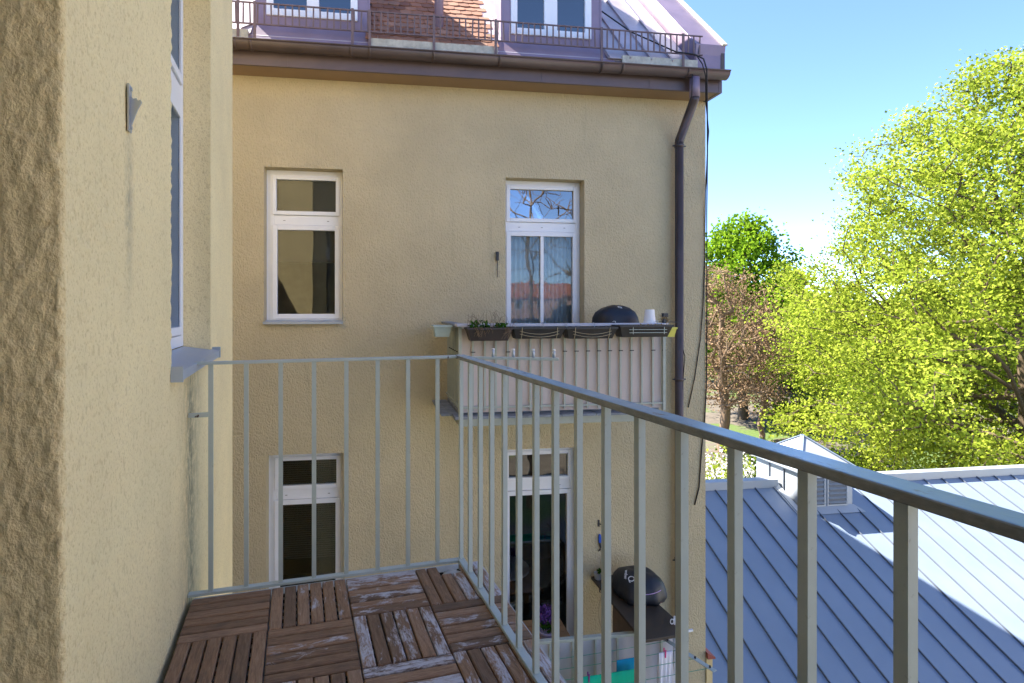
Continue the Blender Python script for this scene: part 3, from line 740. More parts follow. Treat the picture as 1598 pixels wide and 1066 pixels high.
# metal sheets: right of the second dormer and left of the first, with standing seams
def sheet(x0, x1, n0, d0=-.03, d1=RLEN, mat='roof_metal', seam=True):
    m = MB(); m.add([rp(x0, d0, n0 - .008), rp(x1, d0, n0 - .008), rp(x1, d1, n0 - .008), rp(x0, d1, n0 - .008), rp(x0, d0, n0), rp(x1, d0, n0), rp(x1, d1, n0), rp(x0, d1, n0)],
                    [(0, 3, 2, 1), (4, 5, 6, 7), (0, 1, 5, 4), (1, 2, 6, 5), (2, 3, 7, 6), (3, 0, 4, 7)])
    if seam: m.bar(rp(x0 + .008, d0, n0 + .010), rp(x0 + .008, d1, n0 + .010), .012, .026, up=(0, -stt, ct))
    return m.build('metal_sheet', mat, roof)
xr0, xr1 = DORM[1][1] + .01, UE - .40
nS = 4
for k in range(nS): sheet(xr0 + (xr1 - xr0) * k / nS, xr0 + (xr1 - xr0) * (k + 1) / nS - .002, .006)
for k in range(6): sheet(DORM[0][0] - .02 - .52 * (k + 1), DORM[0][0] - .022 - .52 * k, .006)
sheet(DORM[0][1], DORM[1][0], -.006, 1.9, RLEN, 'roof_metal', False)
# raised verge strip at the gable
vg = MB(); x0, x1 = UE - .36, UE + .02; hN = .17
vg.add([rp(x0, -.04, -.05), rp(x1, -.04, -.05), rp(x1, RLEN, -.05), rp(x0, RLEN, -.05), rp(x0, -.04 + .17, hN), rp(x1, -.04 + .17, hN), rp(x1, RLEN, hN), rp(x0, RLEN, hN)],
       [(0, 3, 2, 1), (4, 5, 6, 7), (0, 1, 5, 4), (1, 2, 6, 5), (2, 3, 7, 6), (3, 0, 4, 7)])
vgo = vg.build('verge', 'purple_metal', roof, bevel=.004)
vc = MB(); vc.add([rp(x1 - .05, .12, hN + .001), rp(x1 + .012, .12, hN + .001), rp(x1 + .012, RLEN, hN + .001), rp(x1 - .05, RLEN, hN + .001), rp(x1 - .05, .12, hN + .02), rp(x1 + .012, .12, hN + .02), rp(x1 + .012, RLEN, hN + .02), rp(x1 - .05, RLEN, hN + .02)],
       [(0, 3, 2, 1), (4, 5, 6, 7), (0, 1, 5, 4), (1, 2, 6, 5), (2, 3, 7, 6), (3, 0, 4, 7)]); vc.build('verge_cap', 'eave_board', roof)
MB().box(x0 + .01, UE + .005, -.318, -.301, CZ + 2.77, CZ + 3.10).build('verge_front', 'purple_metal', roof, bevel=.003)
MB().box(UE - .03, UE + .018, -.324, -.3185, CZ + 2.775, CZ + 3.12).build('verge_corner', 'brown_metal', roof)
for (a, b_), (w0, w1, g0, g1, yb, gb, g2, g3) in zip(DORM, ((416, 558, 431, 479, 29, 16, 498, 545), (797, 922, 806, 849, 58, 44, 869, 911))):
    yt = DY + (ZD1 - ZD0) / math.tan(SLP)
    A, B2 = FP(w0, yb, .15)[0], FP(w1, yb, .15)[0]; zb = FP((w0 + w1) / 2, yb, .15)[1]; ztop = ZD1 - .16
    m = MB()
    m.quad((a, DY, ZD0 - .03), (A, DY, ZD0 - .03), (A, DY, ZD1), (a, DY, ZD1)); m.quad((B2, DY, ZD0 - .03), (b_, DY, ZD0 - .03), (b_, DY, ZD1), (B2, DY, ZD1))
    m.quad((A, DY, ZD0 - .03), (B2, DY, ZD0 - .03), (B2, DY, zb), (A, DY, zb)); m.quad((A, DY, ztop), (B2, DY, ztop), (B2, DY, ZD1), (A, DY, ZD1))
    for x in (a, b_): m.quad((x, DY, ZD0 - .03), (x, DY, ZD1), (x, yt, ZD1))
    dm = m.build('dormer', 'purple_metal', hs)
    MB().prism([(DY - .06, ZD1 + .001), (yt + .3, ZD1 + .25), (yt + .3, ZD1 + .31), (DY - .06, ZD1 + .07)], 0, a - .06, b_ + .06).build('dormer_roof', 'roof_metal', dm)
    for x in (a - .004, b_ - .014): MB().box(x, x + .018, DY - .008, DY - .0005, ZD0 - .02, ZD1).build('corner_trim', 'purple_metal', dm)
    fr = frame_rect(MB(), 'y', A, B2, zb, ztop, .075, DY - .02, DY + .05)
    mm0, mm1 = FP(g1, 20, .15)[0], FP(g2, 20, .15)[0]; fr.box(mm0, mm1, DY - .019, DY + .049, zb + .075, ztop - .075)
    fr.build('window_frame', 'white_pvc', dm, bevel=.004)
    for p, q in ((A + .075, mm0), (mm1, B2 - .075)):
        MB().box(p, q, DY + .01, DY + .016, zb + .075, ztop - .075).build('pane', 'glass_sky', dm)
    r_ = MB(); r_.box(a + .02, b_ - .02, DY + .9, DY + .93, ZD0 + .2, ZD1 - .02); r_.box(a + .02, b_ - .02, DY + .06, DY + .9, zb - .1, zb - .08)
    for x in (a + .02, b_ - .04): r_.box(x, x + .02, DY + .06, DY + .9, zb - .1, ZD1 - .02)
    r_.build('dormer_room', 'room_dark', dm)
    ap = MB(); ap.add([(a - .14, -.33, ZE - .075), (b_ + .10, -.33, ZE - .075), (b_ + .03, DY - .002, ZD0 + .02), (a - .03, DY - .002, ZD0 + .02), (a - .14, -.33, ZE - .085), (b_ + .10, -.33, ZE - .085), (b_ + .03, DY - .002, ZD0 - .02), (a - .03, DY - .002, ZD0 - .02)],
                      [(0, 1, 2, 3), (7, 6, 5, 4), (0, 4, 5, 1), (1, 5, 6, 2), (2, 6, 7, 3), (3, 7, 4, 0)]); ap.build('apron', 'purple_metal', dm)
    cf = MB(); cf.add([rp(a - .16, .02, .02), rp(a - .005, .22, .02), rp(a - .005, 2.3, .02), rp(a - .10, 2.3, .02)], [(0, 1, 2, 3)]); cf.build('side_flashing', 'roof_metal', dm)
# vent pipe through the tiles
uu = FP(687, 25, .1)[0]; zb = CZ + 2.95
vp = MB().tube([(uu, .02, zb + .25), (uu, .02, zb + 2.2)], .053, 18).build('vent_pipe', 'purple_metal', roof, True)
# snow guard along the eave
SY = -.335; Z_T, Z_B = CZ + 3.185, CZ + 2.965
s0, s1 = FU(330, .33), FP(1096, 58, .33)[0]
sg = thing('snow_guard', 'rusty brown snow guard grille with many thin bars along the eaves', 'snow guard', (s0, SY, Z_B), FMAT)
MB().box(s0, s1, SY - .008, SY + .008, Z_T - .006, Z_T + .006).build('rail', 'rust_metal', sg)
MB().box(s0, s1, SY - .008, SY + .008, Z_B - .006, Z_B + .006).build('rail', 'rust_metal', sg)
MB().box(s0, s1, SY + .022, SY + .034, Z_B + .012, Z_B + .020).build('rail', 'rust_metal', sg)
bme = MB().box(-.008, .008, -.004, .004, 0, Z_T - Z_B - .0124).mesh('bar', 'rust_metal')
x = s0 + .03
while x < s1 - .01:
    inst('bar', bme, sg, (x, SY, Z_B + .0062), (random.uniform(-.03, .03), random.uniform(-.035, .035), 0)); x += .0715
for px in (340, 372, 398, 550, 577, 677, 773, 938, 1065):
    uu = FU(px, .33); MB().box(uu - .014, uu + .014, SY - .018, SY - .009, ZE - .10, Z_T + .012).build('post', 'rust_metal', sg)
    
# ------------------------------------------------------------------ upper balcony of the far house
OF = 1.0
b0, b1 = FP(716.5, 600, OF)[0], FP(1037, 600, OF)[0]
zsb = FP(716.5, 666.3, OF)[1]; zst = FP(800, 645, OF)[1]
zhr = FP(900, 503, OF)[1]
PX_BARS = (717.8, 738, 757, 774, 792.7, 810.6, 828, 846, 863, 881.5, 899.7, 917.6, 934.6, 951.7, 968.8, 985.9, 1002.4, 1019.5, 1036.3)
ub = thing('house_balcony', 'upper balcony with pale pink slatted screen and planters on its handrail', 'balcony', (b0, -OF, zsb), FMAT)
MB().box(b0, b1 + .02, -OF, -.001, zsb, zst - .035).build('slab', 'rail_pale', ub, bevel=.006)
for k in range(6):
    x = b0 - .05 + k * .36; MB().box(x, x + .352, -OF - .07, -OF + .11, zst - .034, zst - .012 + random.uniform(-.003, .003)).build('edge_plank', 'plank_grey', ub)
for k, x in enumerate((b0 - .16, b0 - .075)): MB().box(x, x + .08, -OF + .115, -.02, zst - .034, zst - .014).build('edge_plank', 'plank_grey', ub)
MB().box(b0 + .02, b1, -OF + .115, -.002, zst - .034, zst).build('floor', 'plank_grey', ub)
bme = MB().box(-.0095, .0095, -.006, .006, 0, zhr - .04 - zst - .03).mesh('bar', 'rail_pale')
for px in PX_BARS: inst('bar', bme, ub, (FU(px, OF), -OF + .01, zst + .03))
for k in range(1, 9): inst('bar', bme, ub, (b0 + .012, -OF + .01 + k * .11, zst + .03), (0, 0, R(90)))
for k in range(1, 9): inst('bar', bme, ub, (b1 - .004, -OF + .01 + k * .11, zst + .03), (0, 0, R(90)))
MB().box(b0 + .004, b1 + .004, -OF, -OF + .022, zst + .055, zst + .072).build('bottom_rail', 'rail_pale', ub)
MB().box(b0 + .003, b0 + .021, -OF + .024, -.002, zst + .055, zst + .072).build('bottom_rail', 'rail_pale', ub)
for x in (b0 + .010, b1 - .004): MB().box(x - .015, x + .015, -OF - .006, -OF + .026, zst - .011, zhr - .038).build('post', 'rail_pale', ub)
sc = MB(); nseg = 260
for i in range(nseg):
    pass
MB().box(b0 + .03, b1 - .02, -OF + .030, -OF + .036, zst + .012, zhr - .06).build('screen', 'screen_mat', ub)
MB().box(b0 + .026, b0 + .031, -OF + .04, -.02, zst + .012, zhr - .06).build('screen', 'rail_pale', ub)
MB().box(b0 - .03, b1 + .02, -OF - .05, -OF + .11, zhr - .037, zhr - .012).build('handrail', 'board_white', ub, bevel=.003)
MB().box(b0 - .05, b0 + .07, -OF + .112, -.002, zhr - .036, zhr - .012).build('handrail', 'plank_grey', ub, bevel=.003)
zc_ = FP(900, 548, OF)[1]
for i, px in enumerate(PX_BARS):
    if i in (1, 4, 9, 10, 11, 12, 13, 14, 15, 17, 18): MB().box(FU(px, OF) - .02, FU(px, OF) + .024, -OF - .0, -OF + .0035, zc_ - .005, zc_ + .005).build('cable_tie', 'tool_dark', ub)
for k in range(5): MB().box(b0 - .008, b0 + .004, -OF + .12 + k * .13, -OF + .16 + k * .13, zc_ - .005, zc_ + .005).build('cable_tie', 'tool_dark', ub)

def planter_box(name, label, x0, x1, zt, zb, mat, y0=-OF - .24, y1=-OF - .055, group=None, inset=.035):
    m = MB(); i = inset
    def ring(x0, x1, y0, y1, z): return [(x0, y0, z), (x1, y0, z), (x1, y1, z), (x0, y1, z)]
    V = ring(x0 + i, x1 - i, y0 + i, y1 - i * .4, zb) + ring(x0, x1, y0, y1, zt - .018) + ring(x0 - .008, x1 + .008, y0 - .008, y1 + .004, zt - .018) + ring(x0 - .008, x1 + .008, y0 - .008, y1 + .004, zt) + ring(x0 + .008, x1 - .008, y0 + .01, y1 - .01, zt) + ring(x0 + i + .006, x1 - i - .006, y0 + i + .006, y1 - i * .4 - .006, zb + .012)
    F = [(0, 3, 2, 1)]
    for k in range(5):
        for j in range(4): F.append((4 * k + j, 4 * k + (j + 1) % 4, 4 * k + 4 + (j + 1) % 4, 4 * k + 4 + j))
    F.append((20, 21, 22, 23)); m.add(V, F)
    t = thing(name, label, 'planter', ((x0 + x1) / 2, (y0 + y1) / 2, zb), FMAT, group)
    m.build('box', mat, t)
    MB().box(x0 + .02, x1 - .02, y0 + .03, y1 - .02, zt - .05, zt - .035).build('soil', 'soil', t)
    return t
def hook(t, x, z, y=-OF - .05, mat='galvanised'):
    MB().tube([(x, y + .05, z + .028), (x, y + .02, z + .036), (x, y - .012, z + .034), (x, y - .016, z - .03)], .0035, 6).build('hook', mat, t)
PO = OF + .15
def px_box(x0, x1, y0, y1): return FP(x0, y0, PO)[0], FP(x1, y0, PO)[0], FP((x0 + x1) / 2, y0, PO)[1], FP((x0 + x1) / 2, y1, PO)[1]
def planter_leaves(t, x0, x1, n, zt, h, mat, sz=.03, sx=1.0, trail=0):
    V = []; Q = []
    for i in range(n):
        x = random.uniform(x0, x1); y = random.uniform(-OF - .22, -OF - .08); z = zt - .02 + h * random.random() ** 1.5
        if random.random() < trail: y = -OF - .25; z = zt - random.random() * .1
        e = Euler((random.uniform(0, 6), random.uniform(0, 6), random.uniform(0, 6))).to_matrix(); k = len(V)
        for a, b_ in ((-1, 0), (0, -.55), (1, 0), (0, .55)): V.append(Vector((x, y, z)) + e @ Vector((a * sz * random.uniform(.6, 1.1), b_ * sz, 0)))
        Q.append((k, k + 1, k + 2, k + 3))
    m = MB(); m.add(V, Q); o = m.build('foliage', mat, t); o['kind'] = 'stuff'
x0, x1, zt, zb = px_box(728, 796, 511, 531.5)
p1 = planter_box('planter_box', 'dark brown plastic planter with green shoots and dry stalks', x0, x1, zt, zb, 'planter_brown', group='planters on the handrail')
planter_leaves(p1, x0 + .03, x0 + .22, 130, zt, .085, 'leaf_plant', .022); planter_leaves(p1, x0 + .28, x1 - .03, 90, zt, .06, 'leaf_plant', .02)
m = MB()
for i in range(46):
    x = random.uniform(x0, x1); y = random.uniform(-OF - .2, -OF - .08); h = random.uniform(.05, .17)
    m.tube([(x, y, zt - .02), (x + random.uniform(-.03, .03), y, zt + h * .6), (x + random.uniform(-.06, .06), y, zt + h)], .0016, 3)
for i in range(14):
    x = random.uniform(x0 + .05, x0 + .22); m.tube([(x, -OF - .25, zt + .005), (x + .02, -OF - .258, zt - .03), (x + random.uniform(-.03, .06), -OF - .252, zt - random.uniform(.05, .09))], .0022, 3)
for i in range(6):
    x = x1 - random.uniform(.03, .09); m.tube([(x, -OF - .25, zt + .005), (x + .02, -OF - .257, zt - .03), (x - random.uniform(-.0, .05), -OF - .252, zt - random.uniform(.05, .11))], .0022, 3)
so_ = m.build('dry_stalks', 'twig', p1); so_['kind'] = 'stuff'
hook(p1, x0 + .06, zt); hook(p1, x1 - .06, zt)
for (pa, pb, lab) in ((798, 877, 'black planter tied with sagging string next to the planter of green shoots'), (880, 957, 'black planter tied with sagging string below the dark covered grill')):
    x0, x1, zt, zb = px_box(pa, pb, 510, 528)
    t = planter_box('planter_box', lab, x0, x1, zt, zb, 'planter', group='planters on the handrail')
    hook(t, x0 + .06, zt); hook(t, x1 - .16, zt)
    m = MB()
    for k, dz in ((0, 0), (1, -.028)):
        P = [(x0 + .06 + (x1 - x0 - .12) * i / 8, -OF - .252 + .01 * abs(i - 4) / 4 - .0, zb + .075 + dz - .03 * (1 - ((i - 4) / 4) ** 2)) for i in range(9)]
        m.tube(P, .0022, 5)
    for x in (x0 + .08, x1 - .08): m.tube([(x, -OF - .256, zb + .11), (x, -OF - .240, zb + .04), (x, -OF - .215, zb + .002)], .003, 5)
    m.build('string', 'rope', t)
x0, x1, zt, zb = px_box(962, 1042, 507, 525.5)
t = planter_box('planter_box', 'black planter held by two pale wires beside the upturned white pot', x0, x1, zt, zb, 'planter', group='planters on the handrail')
hook(t, x0 + .03, zt); hook(t, x1 - .06, zt)
m = MB()
for dz in (.045, .075): m.tube([(x0 + .09, -OF - .244, zb + dz), (x1 - .06, -OF - .244, zb + dz)], .0028, 6)
for x in (x0 + .13, x1 - .09): m.tube([(x, -OF - .246, zb + .10), (x, -OF - .243, zb + .03)], .0035, 6)
m.build('wire', 'sage_paint', t)
planter_leaves(t, x0 + .25, x1 - .02, 60, zt, .02, 'dry_grass', .02)
# translucent box at the left corner and the yellow one at the right
x0, z_t = FP(683, 508, OF - .1); x1, z_b = FP(710, 526, OF - .1)
planter_box('plastic_tub', 'small grey translucent plastic tub hung on balcony corner', b0 - .235, b0 - .06, z_t, z_b, 'clear_plastic', -OF + .12, -OF + .30, None, .02)['category'] = 'tub'
x0, z_t = FP(1043, 511, OF); x1, z_b = FP(1056, 526, OF)
planter_box('plastic_tub', 'small yellow plastic tub hung beside the brown downpipe', x0 + .0, x1 + .01, z_t, z_b, 'yellow_plastic', -OF + .02, -OF + .2, None, .015)['category'] = 'tub'
# covered grill, upturned pot, dried plant, clamp lamp
def text_mesh(s, size):
    cu = bpy.data.curves.new('t', 'FONT'); cu.body = s; cu.size = size; cu.extrude = .0015; cu.align_x = 'CENTER'; cu.align_y = 'CENTER'
    ob = bpy.data.objects.new('t', cu); C.objects.link(ob); dg = bpy.context.evaluated_depsgraph_get(); dg.update()
    me = bpy.data.meshes.new_from_object(ob.evaluated_get(dg)); bpy.data.objects.remove(ob); bpy.data.curves.remove(cu)
    me.materials.clear(); me.materials.append(MATS['white_print']); return me
def on_cover(name, txt, size, px, py, root, spin):
    """lay lettering on the cover where the photo shows it"""
    bpy.context.view_layer.update()
    cv = [c for c in root.children if c.name.startswith('cover')][0]; mi = cv.matrix_world.inverted()
    org = mi @ Vector((0, 0, CZ)); dr = (mi.to_3x3() @ Vector(ray(px, py))).normalized()
    ok, loc, nrm, _ = cv.ray_cast(org, dr)
    if not ok: return
    q = nrm.to_track_quat('Z', 'Y').to_matrix(); up = Vector((0, 0, 1)) - nrm * nrm.z; up.normalize(); xx = up.cross(nrm)
    M = Matrix((xx, up, nrm)).transposed().to_4x4() @ Matrix.Rotation(R(spin), 4, 'Z'); M.translation = loc + nrm * .004
    o = bpy.data.objects.new(name, text_mesh(txt, size)); C.objects.link(o); o.parent = root; o.matrix_local = cv.matrix_local @ M
def cover_shape(cx_, cy_, z0, prof, sx, sy, folds=9, amp=.045, seed=1, n=64):
    """draped cloth cover: profile of (radius factor, height)"""
    m = MB(); V = []; F = []
    for j, (r_, z) in enumerate(prof):
        for k in range(n):
            a = 2 * math.pi * k / n
            sq = (abs(math.cos(a)) ** 2.6 + abs(math.sin(a)) ** 2.6) ** (-1 / 2.6)
            low = 1 - z / prof[-1][1]
            w = 1 + amp * low * (math.sin(folds * a + seed) + .6 * math.sin(folds * 1.7 * a + seed * 2.3 + z * 7)) + .012 * math.sin(5 * a + z * 20)
            V.append((cx_ + sx * r_ * sq * w * math.cos(a), cy_ + sy * r_ * sq * w * math.sin(a), z0 + z + .006 * math.sin(3 * a + seed) * (1 - low)))
    for j in range(len(prof) - 1):
        for k in range(n): F.append((j * n + k, j * n + (k + 1) % n, (j + 1) * n + (k + 1) % n, (j + 1) * n + k))
    F.append(tuple((len(prof) - 1) * n + k for k in range(n))); F.append(tuple(range(n - 1, -1, -1)))
    m.add(V, F); return m
gx, gz1 = FP(960, 476.5, .55); gw = (FP(994, 490, .55)[0] - FP(926, 490, .55)[0]) / 2
gh = gz1 - zst - .001
gl_ = thing('covered_grill', 'grill under a dark blue cover standing on the upper balcony', 'grill', (gx, -.55, zst + .001), FMAT)
cover_shape(gx, -.55, zst + .001, [(1.06, 0), (1.03, gh * .5), (1.0, gh - .20), (.95, gh - .13), (.84, gh - .075), (.60, gh - .032), (.34, gh - .010), (.12, gh)], gw * .98, .20, amp=.03, seed=2).build('cover', 'cover_fabric', gl_, True)
on_cover('logo', 'Q', .06, 967, 480, gl_, -8)
ux, zt = FP(1013, 483, OF - .05); z0 = zhr - .012
m = MB().lathe([(.066, 0), (.066, .012), (.060, .014), (.046, zt - z0), (.02, zt - z0)], (ux, -OF + .04, z0), 24)
solo(m, 'flower_pot', 'white_plastic', 'white plastic pot upturned on the balcony handrail', 'pot', (ux, -OF + .04, z0), FMAT, smooth=False)
ux = FP(1036, 495, OF - .05)[0]; m = MB()
for i in range(70):
    a = random.uniform(0, 6.28); r_ = random.uniform(.02, .09); h = random.uniform(.02, .09)
    m.tube([(ux + .02 * math.cos(a), -OF + .03, z0), (ux + r_ * .6 * math.cos(a), -OF + .03 + r_ * .5 * math.sin(a), z0 + h), (ux + r_ * math.cos(a), -OF + .03 + r_ * .7 * math.sin(a), z0 + h * 1.1)], .0022, 3)
solo(m, 'dried_plant', 'dry_grass', 'tuft of dried brown stalks on the handrail by the downpipe', 'plant', (ux, -OF + .03, z0), FMAT)
ux = b1 + .01
m = MB().box(ux - .02, ux + .012, -OF + .0, -OF + .03, z0 + .0, z0 + .04); m.bar((ux - .005, -OF + .015, z0 + .04), (ux + .0, -OF + .015, z0 + .07), .012, .012); m.box(ux - .025, ux + .03, -OF - .005, -OF + .035, z0 + .062, z0 + .102)
m.bar((ux - .05, -OF + .04, z0 + .012), (ux + .19, -OF + .04, z0 + .008), .008, .008)
solo(m, 'clamp_lamp', 'tool_dark', 'small black clamp on thin arm at the balcony handrail end', 'clamp', (ux, -OF, z0), FMAT, bevel=.002)

# ------------------------------------------------------------------ lower balcony with washing, grill on a counter
zf2 = zst - 3.2; zh2 = zhr - 3.2
lb = thing('house_balcony', 'lower balcony with grey sheeting behind the rail and washing hung out', 'balcony', (b0, -OF, zf2 - .15), FMAT)
lu0, lu1 = b0 - .05, FP(1062, 1000, OF)[0]
MB().box(lu0, lu1, -OF, -.001, zf2 - .14, zf2).build('slab', 'rail_pale', lb)
MB().box(lu0, lu1, -OF, -OF + .05, zh2 - .03, zh2).build('handrail', 'rail_pale', lb, bevel=.003)
bme = MB().box(-.010, .010, -.008, .008, 0, zh2 - .0305 - zf2).mesh('bar', 'rail_pale')
k = 0; x = lu0 + .02
while x < lu1: inst('bar', bme, lb, (x, -OF + .02, zf2)); x += .24
sh_ = MB(); n = 80; V = []; F = []
for i in range(n + 1):
    x = lu0 + .01 + (lu1 - lu0 - .02) * i / n
    for z, a in ((zf2 + .06, .012), (zf2 + .5, .010), (zh2 - .036, .004)): V.append((x, -OF + .045 + a * math.sin(x * 13 + z * 3) + a * .5 * math.sin(x * 41), z))
for i in range(n):
    for j in range(2): F.append((3 * i + j, 3 * i + 3 + j, 3 * i + 4 + j, 3 * i + 1 + j))
sh_.add(V, F); sh_.build('sheeting', 'sheet_grey', lb, True)
# wooden bench/box with the flower pot in front of the door
bz = zf2 + .62
bn = thing('wooden_bench', 'brown slatted wooden bench below the flower pot', 'bench', (2.0, -.6, zf2), FMAT)
bu0, bu1 = FP(805, 990, .55)[0], FP(893, 990, .55)[0]
for k in range(5): MB().box(bu0, bu1, -.80 + k * .135, -.80 + k * .135 + .125, bz - .03, bz).build('slat', 'bench_wood', bn, bevel=.003)
for x in (bu0 + .03, bu1 - .09):
    for y in (-.78, -.20): MB().box(x, x + .06, y, y + .06, zf2 + .001, bz - .0305).build('leg', 'bench_wood', bn)
px_, pz = FP(853, 985, .55); pz = bz + .001
fp = thing('potted_flower', 'lilac pot of purple flowers on the wooden bench', 'potted plant', (px_, -.55, pz), FMAT)
MB().lathe([(.055, 0), (.08, .10), (.088, .12), (.078, .12), (.07, .09)], (px_, -.55, pz), 20).build('pot', 'pot_lilac', fp, True)
def fluff(parent, name, c, rad, n, size, mat, seed=0):
    rr = np.random.default_rng(seed); V = []; Q = []
    for i in range(n):
        p = rr.normal(size=3); p /= np.linalg.norm(p); p *= rr.random() ** .4; p = np.array(c) + p * rad
        e = Euler(rr.random(3) * 6).to_matrix(); k = len(V)
        for a, b_ in ((-1, 0), (0, -.6), (1, 0), (0, .6)): V.append(Vector(p) + e @ Vector((a * size, b_ * size, 0)))
        Q.append((k, k + 1, k + 2, k + 3))
    m = MB(); m.add(V, Q); o = m.build(name, mat, parent); o['kind'] = 'stuff'; return o
fluff(fp, 'leaves', (px_, -.55, pz + .18), (.09, .08, .08), 240, .02, 'leaf_plant', 3)
fluff(fp, 'blossoms', (px_, -.55, pz + .29), (.11, .10, .10), 420, .016, 'flower_purple', 4)
# counter along the right side with the grill on top
cz2 = FP(960, 950, .5)[1]
ct_ = thing('side_counter', 'dark brown counter along the wall carrying a covered grill', 'counter', (3.0, -.6, zf2), FMAT)
cz = CZ - 3.235
cu0, cu1 = FP(930, 912, .18)[0], FP(1000, 905, .1)[0]
def on_counter(px, py):
    r_ = ray(px, py); p = r_ * ((cz - CZ) / r_[2]); return float(p @ U), float(p @ B) - D
cpoly = [(cu0, -.03), (cu0, on_counter(997, 1000)[1]), on_counter(1062, 990), on_counter(1068, 978), (on_counter(1003, 926)[0], -.03)]
MB().prism(cpoly, 2, cz - .03, cz).build('counter_top', 'table_top', ct_, bevel=.004)
cu1 = cpoly[2][0]
for k in range(6): MB().box(cu0 + .13, cu0 + .155, -.45 - k * .105, -.45 - k * .105 + .10, zf2 + .002, cz - .031).build('side_board', 'box_wood', ct_)
for y in (-.90,): MB().box(cu1 - .07, cu1 - .02, y, y + .05, zf2 + .002, cz - .031).build('leg', 'box_wood', ct_)
for k in range(2):
    x = cu0 + .01 + k * .06; MB().tube([(x, -.26 - k * .1, cz - .032), (x, -.26 - k * .1, cz - .07), (x + .02, -.26 - k * .1, cz - .075)], .006, 6).build('hook', 'tool_dark', ct_)
m = MB().tube([(cu0 + .02 + .05 * math.sin(t), -.33 + .0 * t, cz - .26 + .19 * math.cos(t)) for t in np.linspace(0, 6.28, 24)], .004, 5, False)
solo(m, 'rope_loop', 'rope', 'thin loop of string hanging under the dark brown counter', 'string', (cu0, -.33, cz - .45), FMAT)
gx2 = (FP(966, 930, .45)[0] + FP(1022, 930, .45)[0]) / 2; gzt = FP(985, 893, .5)[1]
g2 = thing('covered_grill', 'grill under a black cover with white lettering on the brown counter', 'grill', (gx2, -.5, cz + .001), FMAT)
gh = gzt - cz
cover_shape(gx2, -.48, cz + .001, [(1.0, 0), (1.10, .05), (1.06, gh * .35), (.98, gh * .6), (.86, gh * .8), (.6, gh * .94), (.3, gh * .99), (.1, gh)], .255, .27, 7, .04, 5).build('cover', 'cover_fabric', g2, True)
on_cover('logo', 'Q', .10, 985, 904, g2, -20)
on_cover('lettering', 'weber', .05, 977, 897, g2, -55)
m = MB().tube([(gx2 - .16 + .30 * t, -.48 - .27 * math.sqrt(max(0, 1 - (t - .5) ** 2 * 1.2)) - .012, cz + gh * .50 + .02 * t) for t in np.linspace(0, 1, 14)], .004, 5)
m.build('cord', 'lilac_cord', g2)
hx, hz = FP(1020, 955, .55); m = MB().tube([(hx - .02 + .045 * math.sin(t), -.62 - .10 * math.cos(t), cz + .012) for t in np.linspace(-.6, 3.9, 20)], .006, 6)
solo(m, 'red_cable', 'hose_red', 'short loop of red cable lying on the dark brown counter', 'cable', (hx, -.62, cz), FMAT)
pu, pz_ = FP(934, 903, .1); m = MB().lathe([(.04, 0), (.05, .07), (.045, .07), (.04, .05)], (cu0 + .06, -.10, cz + .001), 14)
pl = solo(m, 'small_pot', 'galvanised', 'small grey pot with a green sprig on the counter corner', 'pot', (cu0 + .06, -.10, cz + .001), FMAT); fluff(pl, 'sprig', (cu0 + .07, -.10, cz + .09), (.03, .03, .03), 60, .014, 'leaf_plant', 9)
# hook and blue-handled knife on the wall
hx, hz = FP(934, 815); m = MB().box(hx - .012, hx + .012, -.008, -.001, hz - .05, hz + .03); m.bar((hx, -.006, hz - .01), (hx + .10, -.12, hz - .05), .010, .010)
solo(m, 'wall_hook', 'tool_dark', 'black iron hook on the yellow wall beside the lower door', 'hook', (hx, 0, hz - .05), FMAT)
hx, hz = FP(935, 833); tl_ = thing('pruning_saw', 'hand tool with blue handle hanging on the yellow wall', 'tool', (hx, -.01, hz - .25), FMAT)
MB().prism([(hx - .014, hz - .10), (hx + .014, hz - .10), (hx + .018, hz - .03), (hx + .010, hz), (hx - .010, hz), (hx - .016, hz - .04)], 1, -.028, -.004).build('handle', 'tool_blue', tl_, bevel=.004)
MB().tube([(hx, -.014, hz - .10), (hx + .012, -.014, hz - .15), (hx + .008, -.014, hz - .185), (hx - .02, -.014, hz - .205)], [.013, .013, .011, .004], 6).build('blade', 'tool_dark', tl_)
# drying rack pole, arm and lines
RO = OF + .10
pxu = FP(1053, 1010, RO)[0]; zpt = FP(1053, 962, RO)[1]
rk = thing('clothes_line', 'white pole clothes line with green cords at lower balcony', 'clothes line', (pxu, -RO, zf2 - .3), FMAT)
MB().tube([(pxu, -RO, zf2 - .14), (pxu, -RO, zpt - .19)], .017, 14).build('pole', 'white_plastic', rk, True)
MB().tube([(pxu, -RO, zpt - .188), (pxu, -RO, zpt)], .013, 14).build('pole_tip', 'white_plastic', rk, True)
MB().tube([(pxu - .03 - .018 * math.sin(t), -RO, zpt - .05 + .025 * math.cos(t)) for t in np.linspace(0, 6.28, 14)], .005, 6, False).build('ring', 'white_plastic', rk, True)
aa0 = Vector((pxu - .12, -RO + .02, zpt - .22)); aa1 = Vector((pxu + .11, -RO - .50, zpt - .24))
MB().bar(aa0, aa1, .05, .006).build('arm', 'sage_paint', rk)
MB().bar((pxu, -RO, zpt - .18), (pxu + .22, -RO + .04, zpt - .18), .02, .02).build('stay', 'white_plastic', rk)
MB().box(pxu - .07, pxu - .018, -RO - .02, -RO + .02, zpt - .20, zpt - .14).build('clamp', 'galvanised', rk, bevel=.003)
LN = []
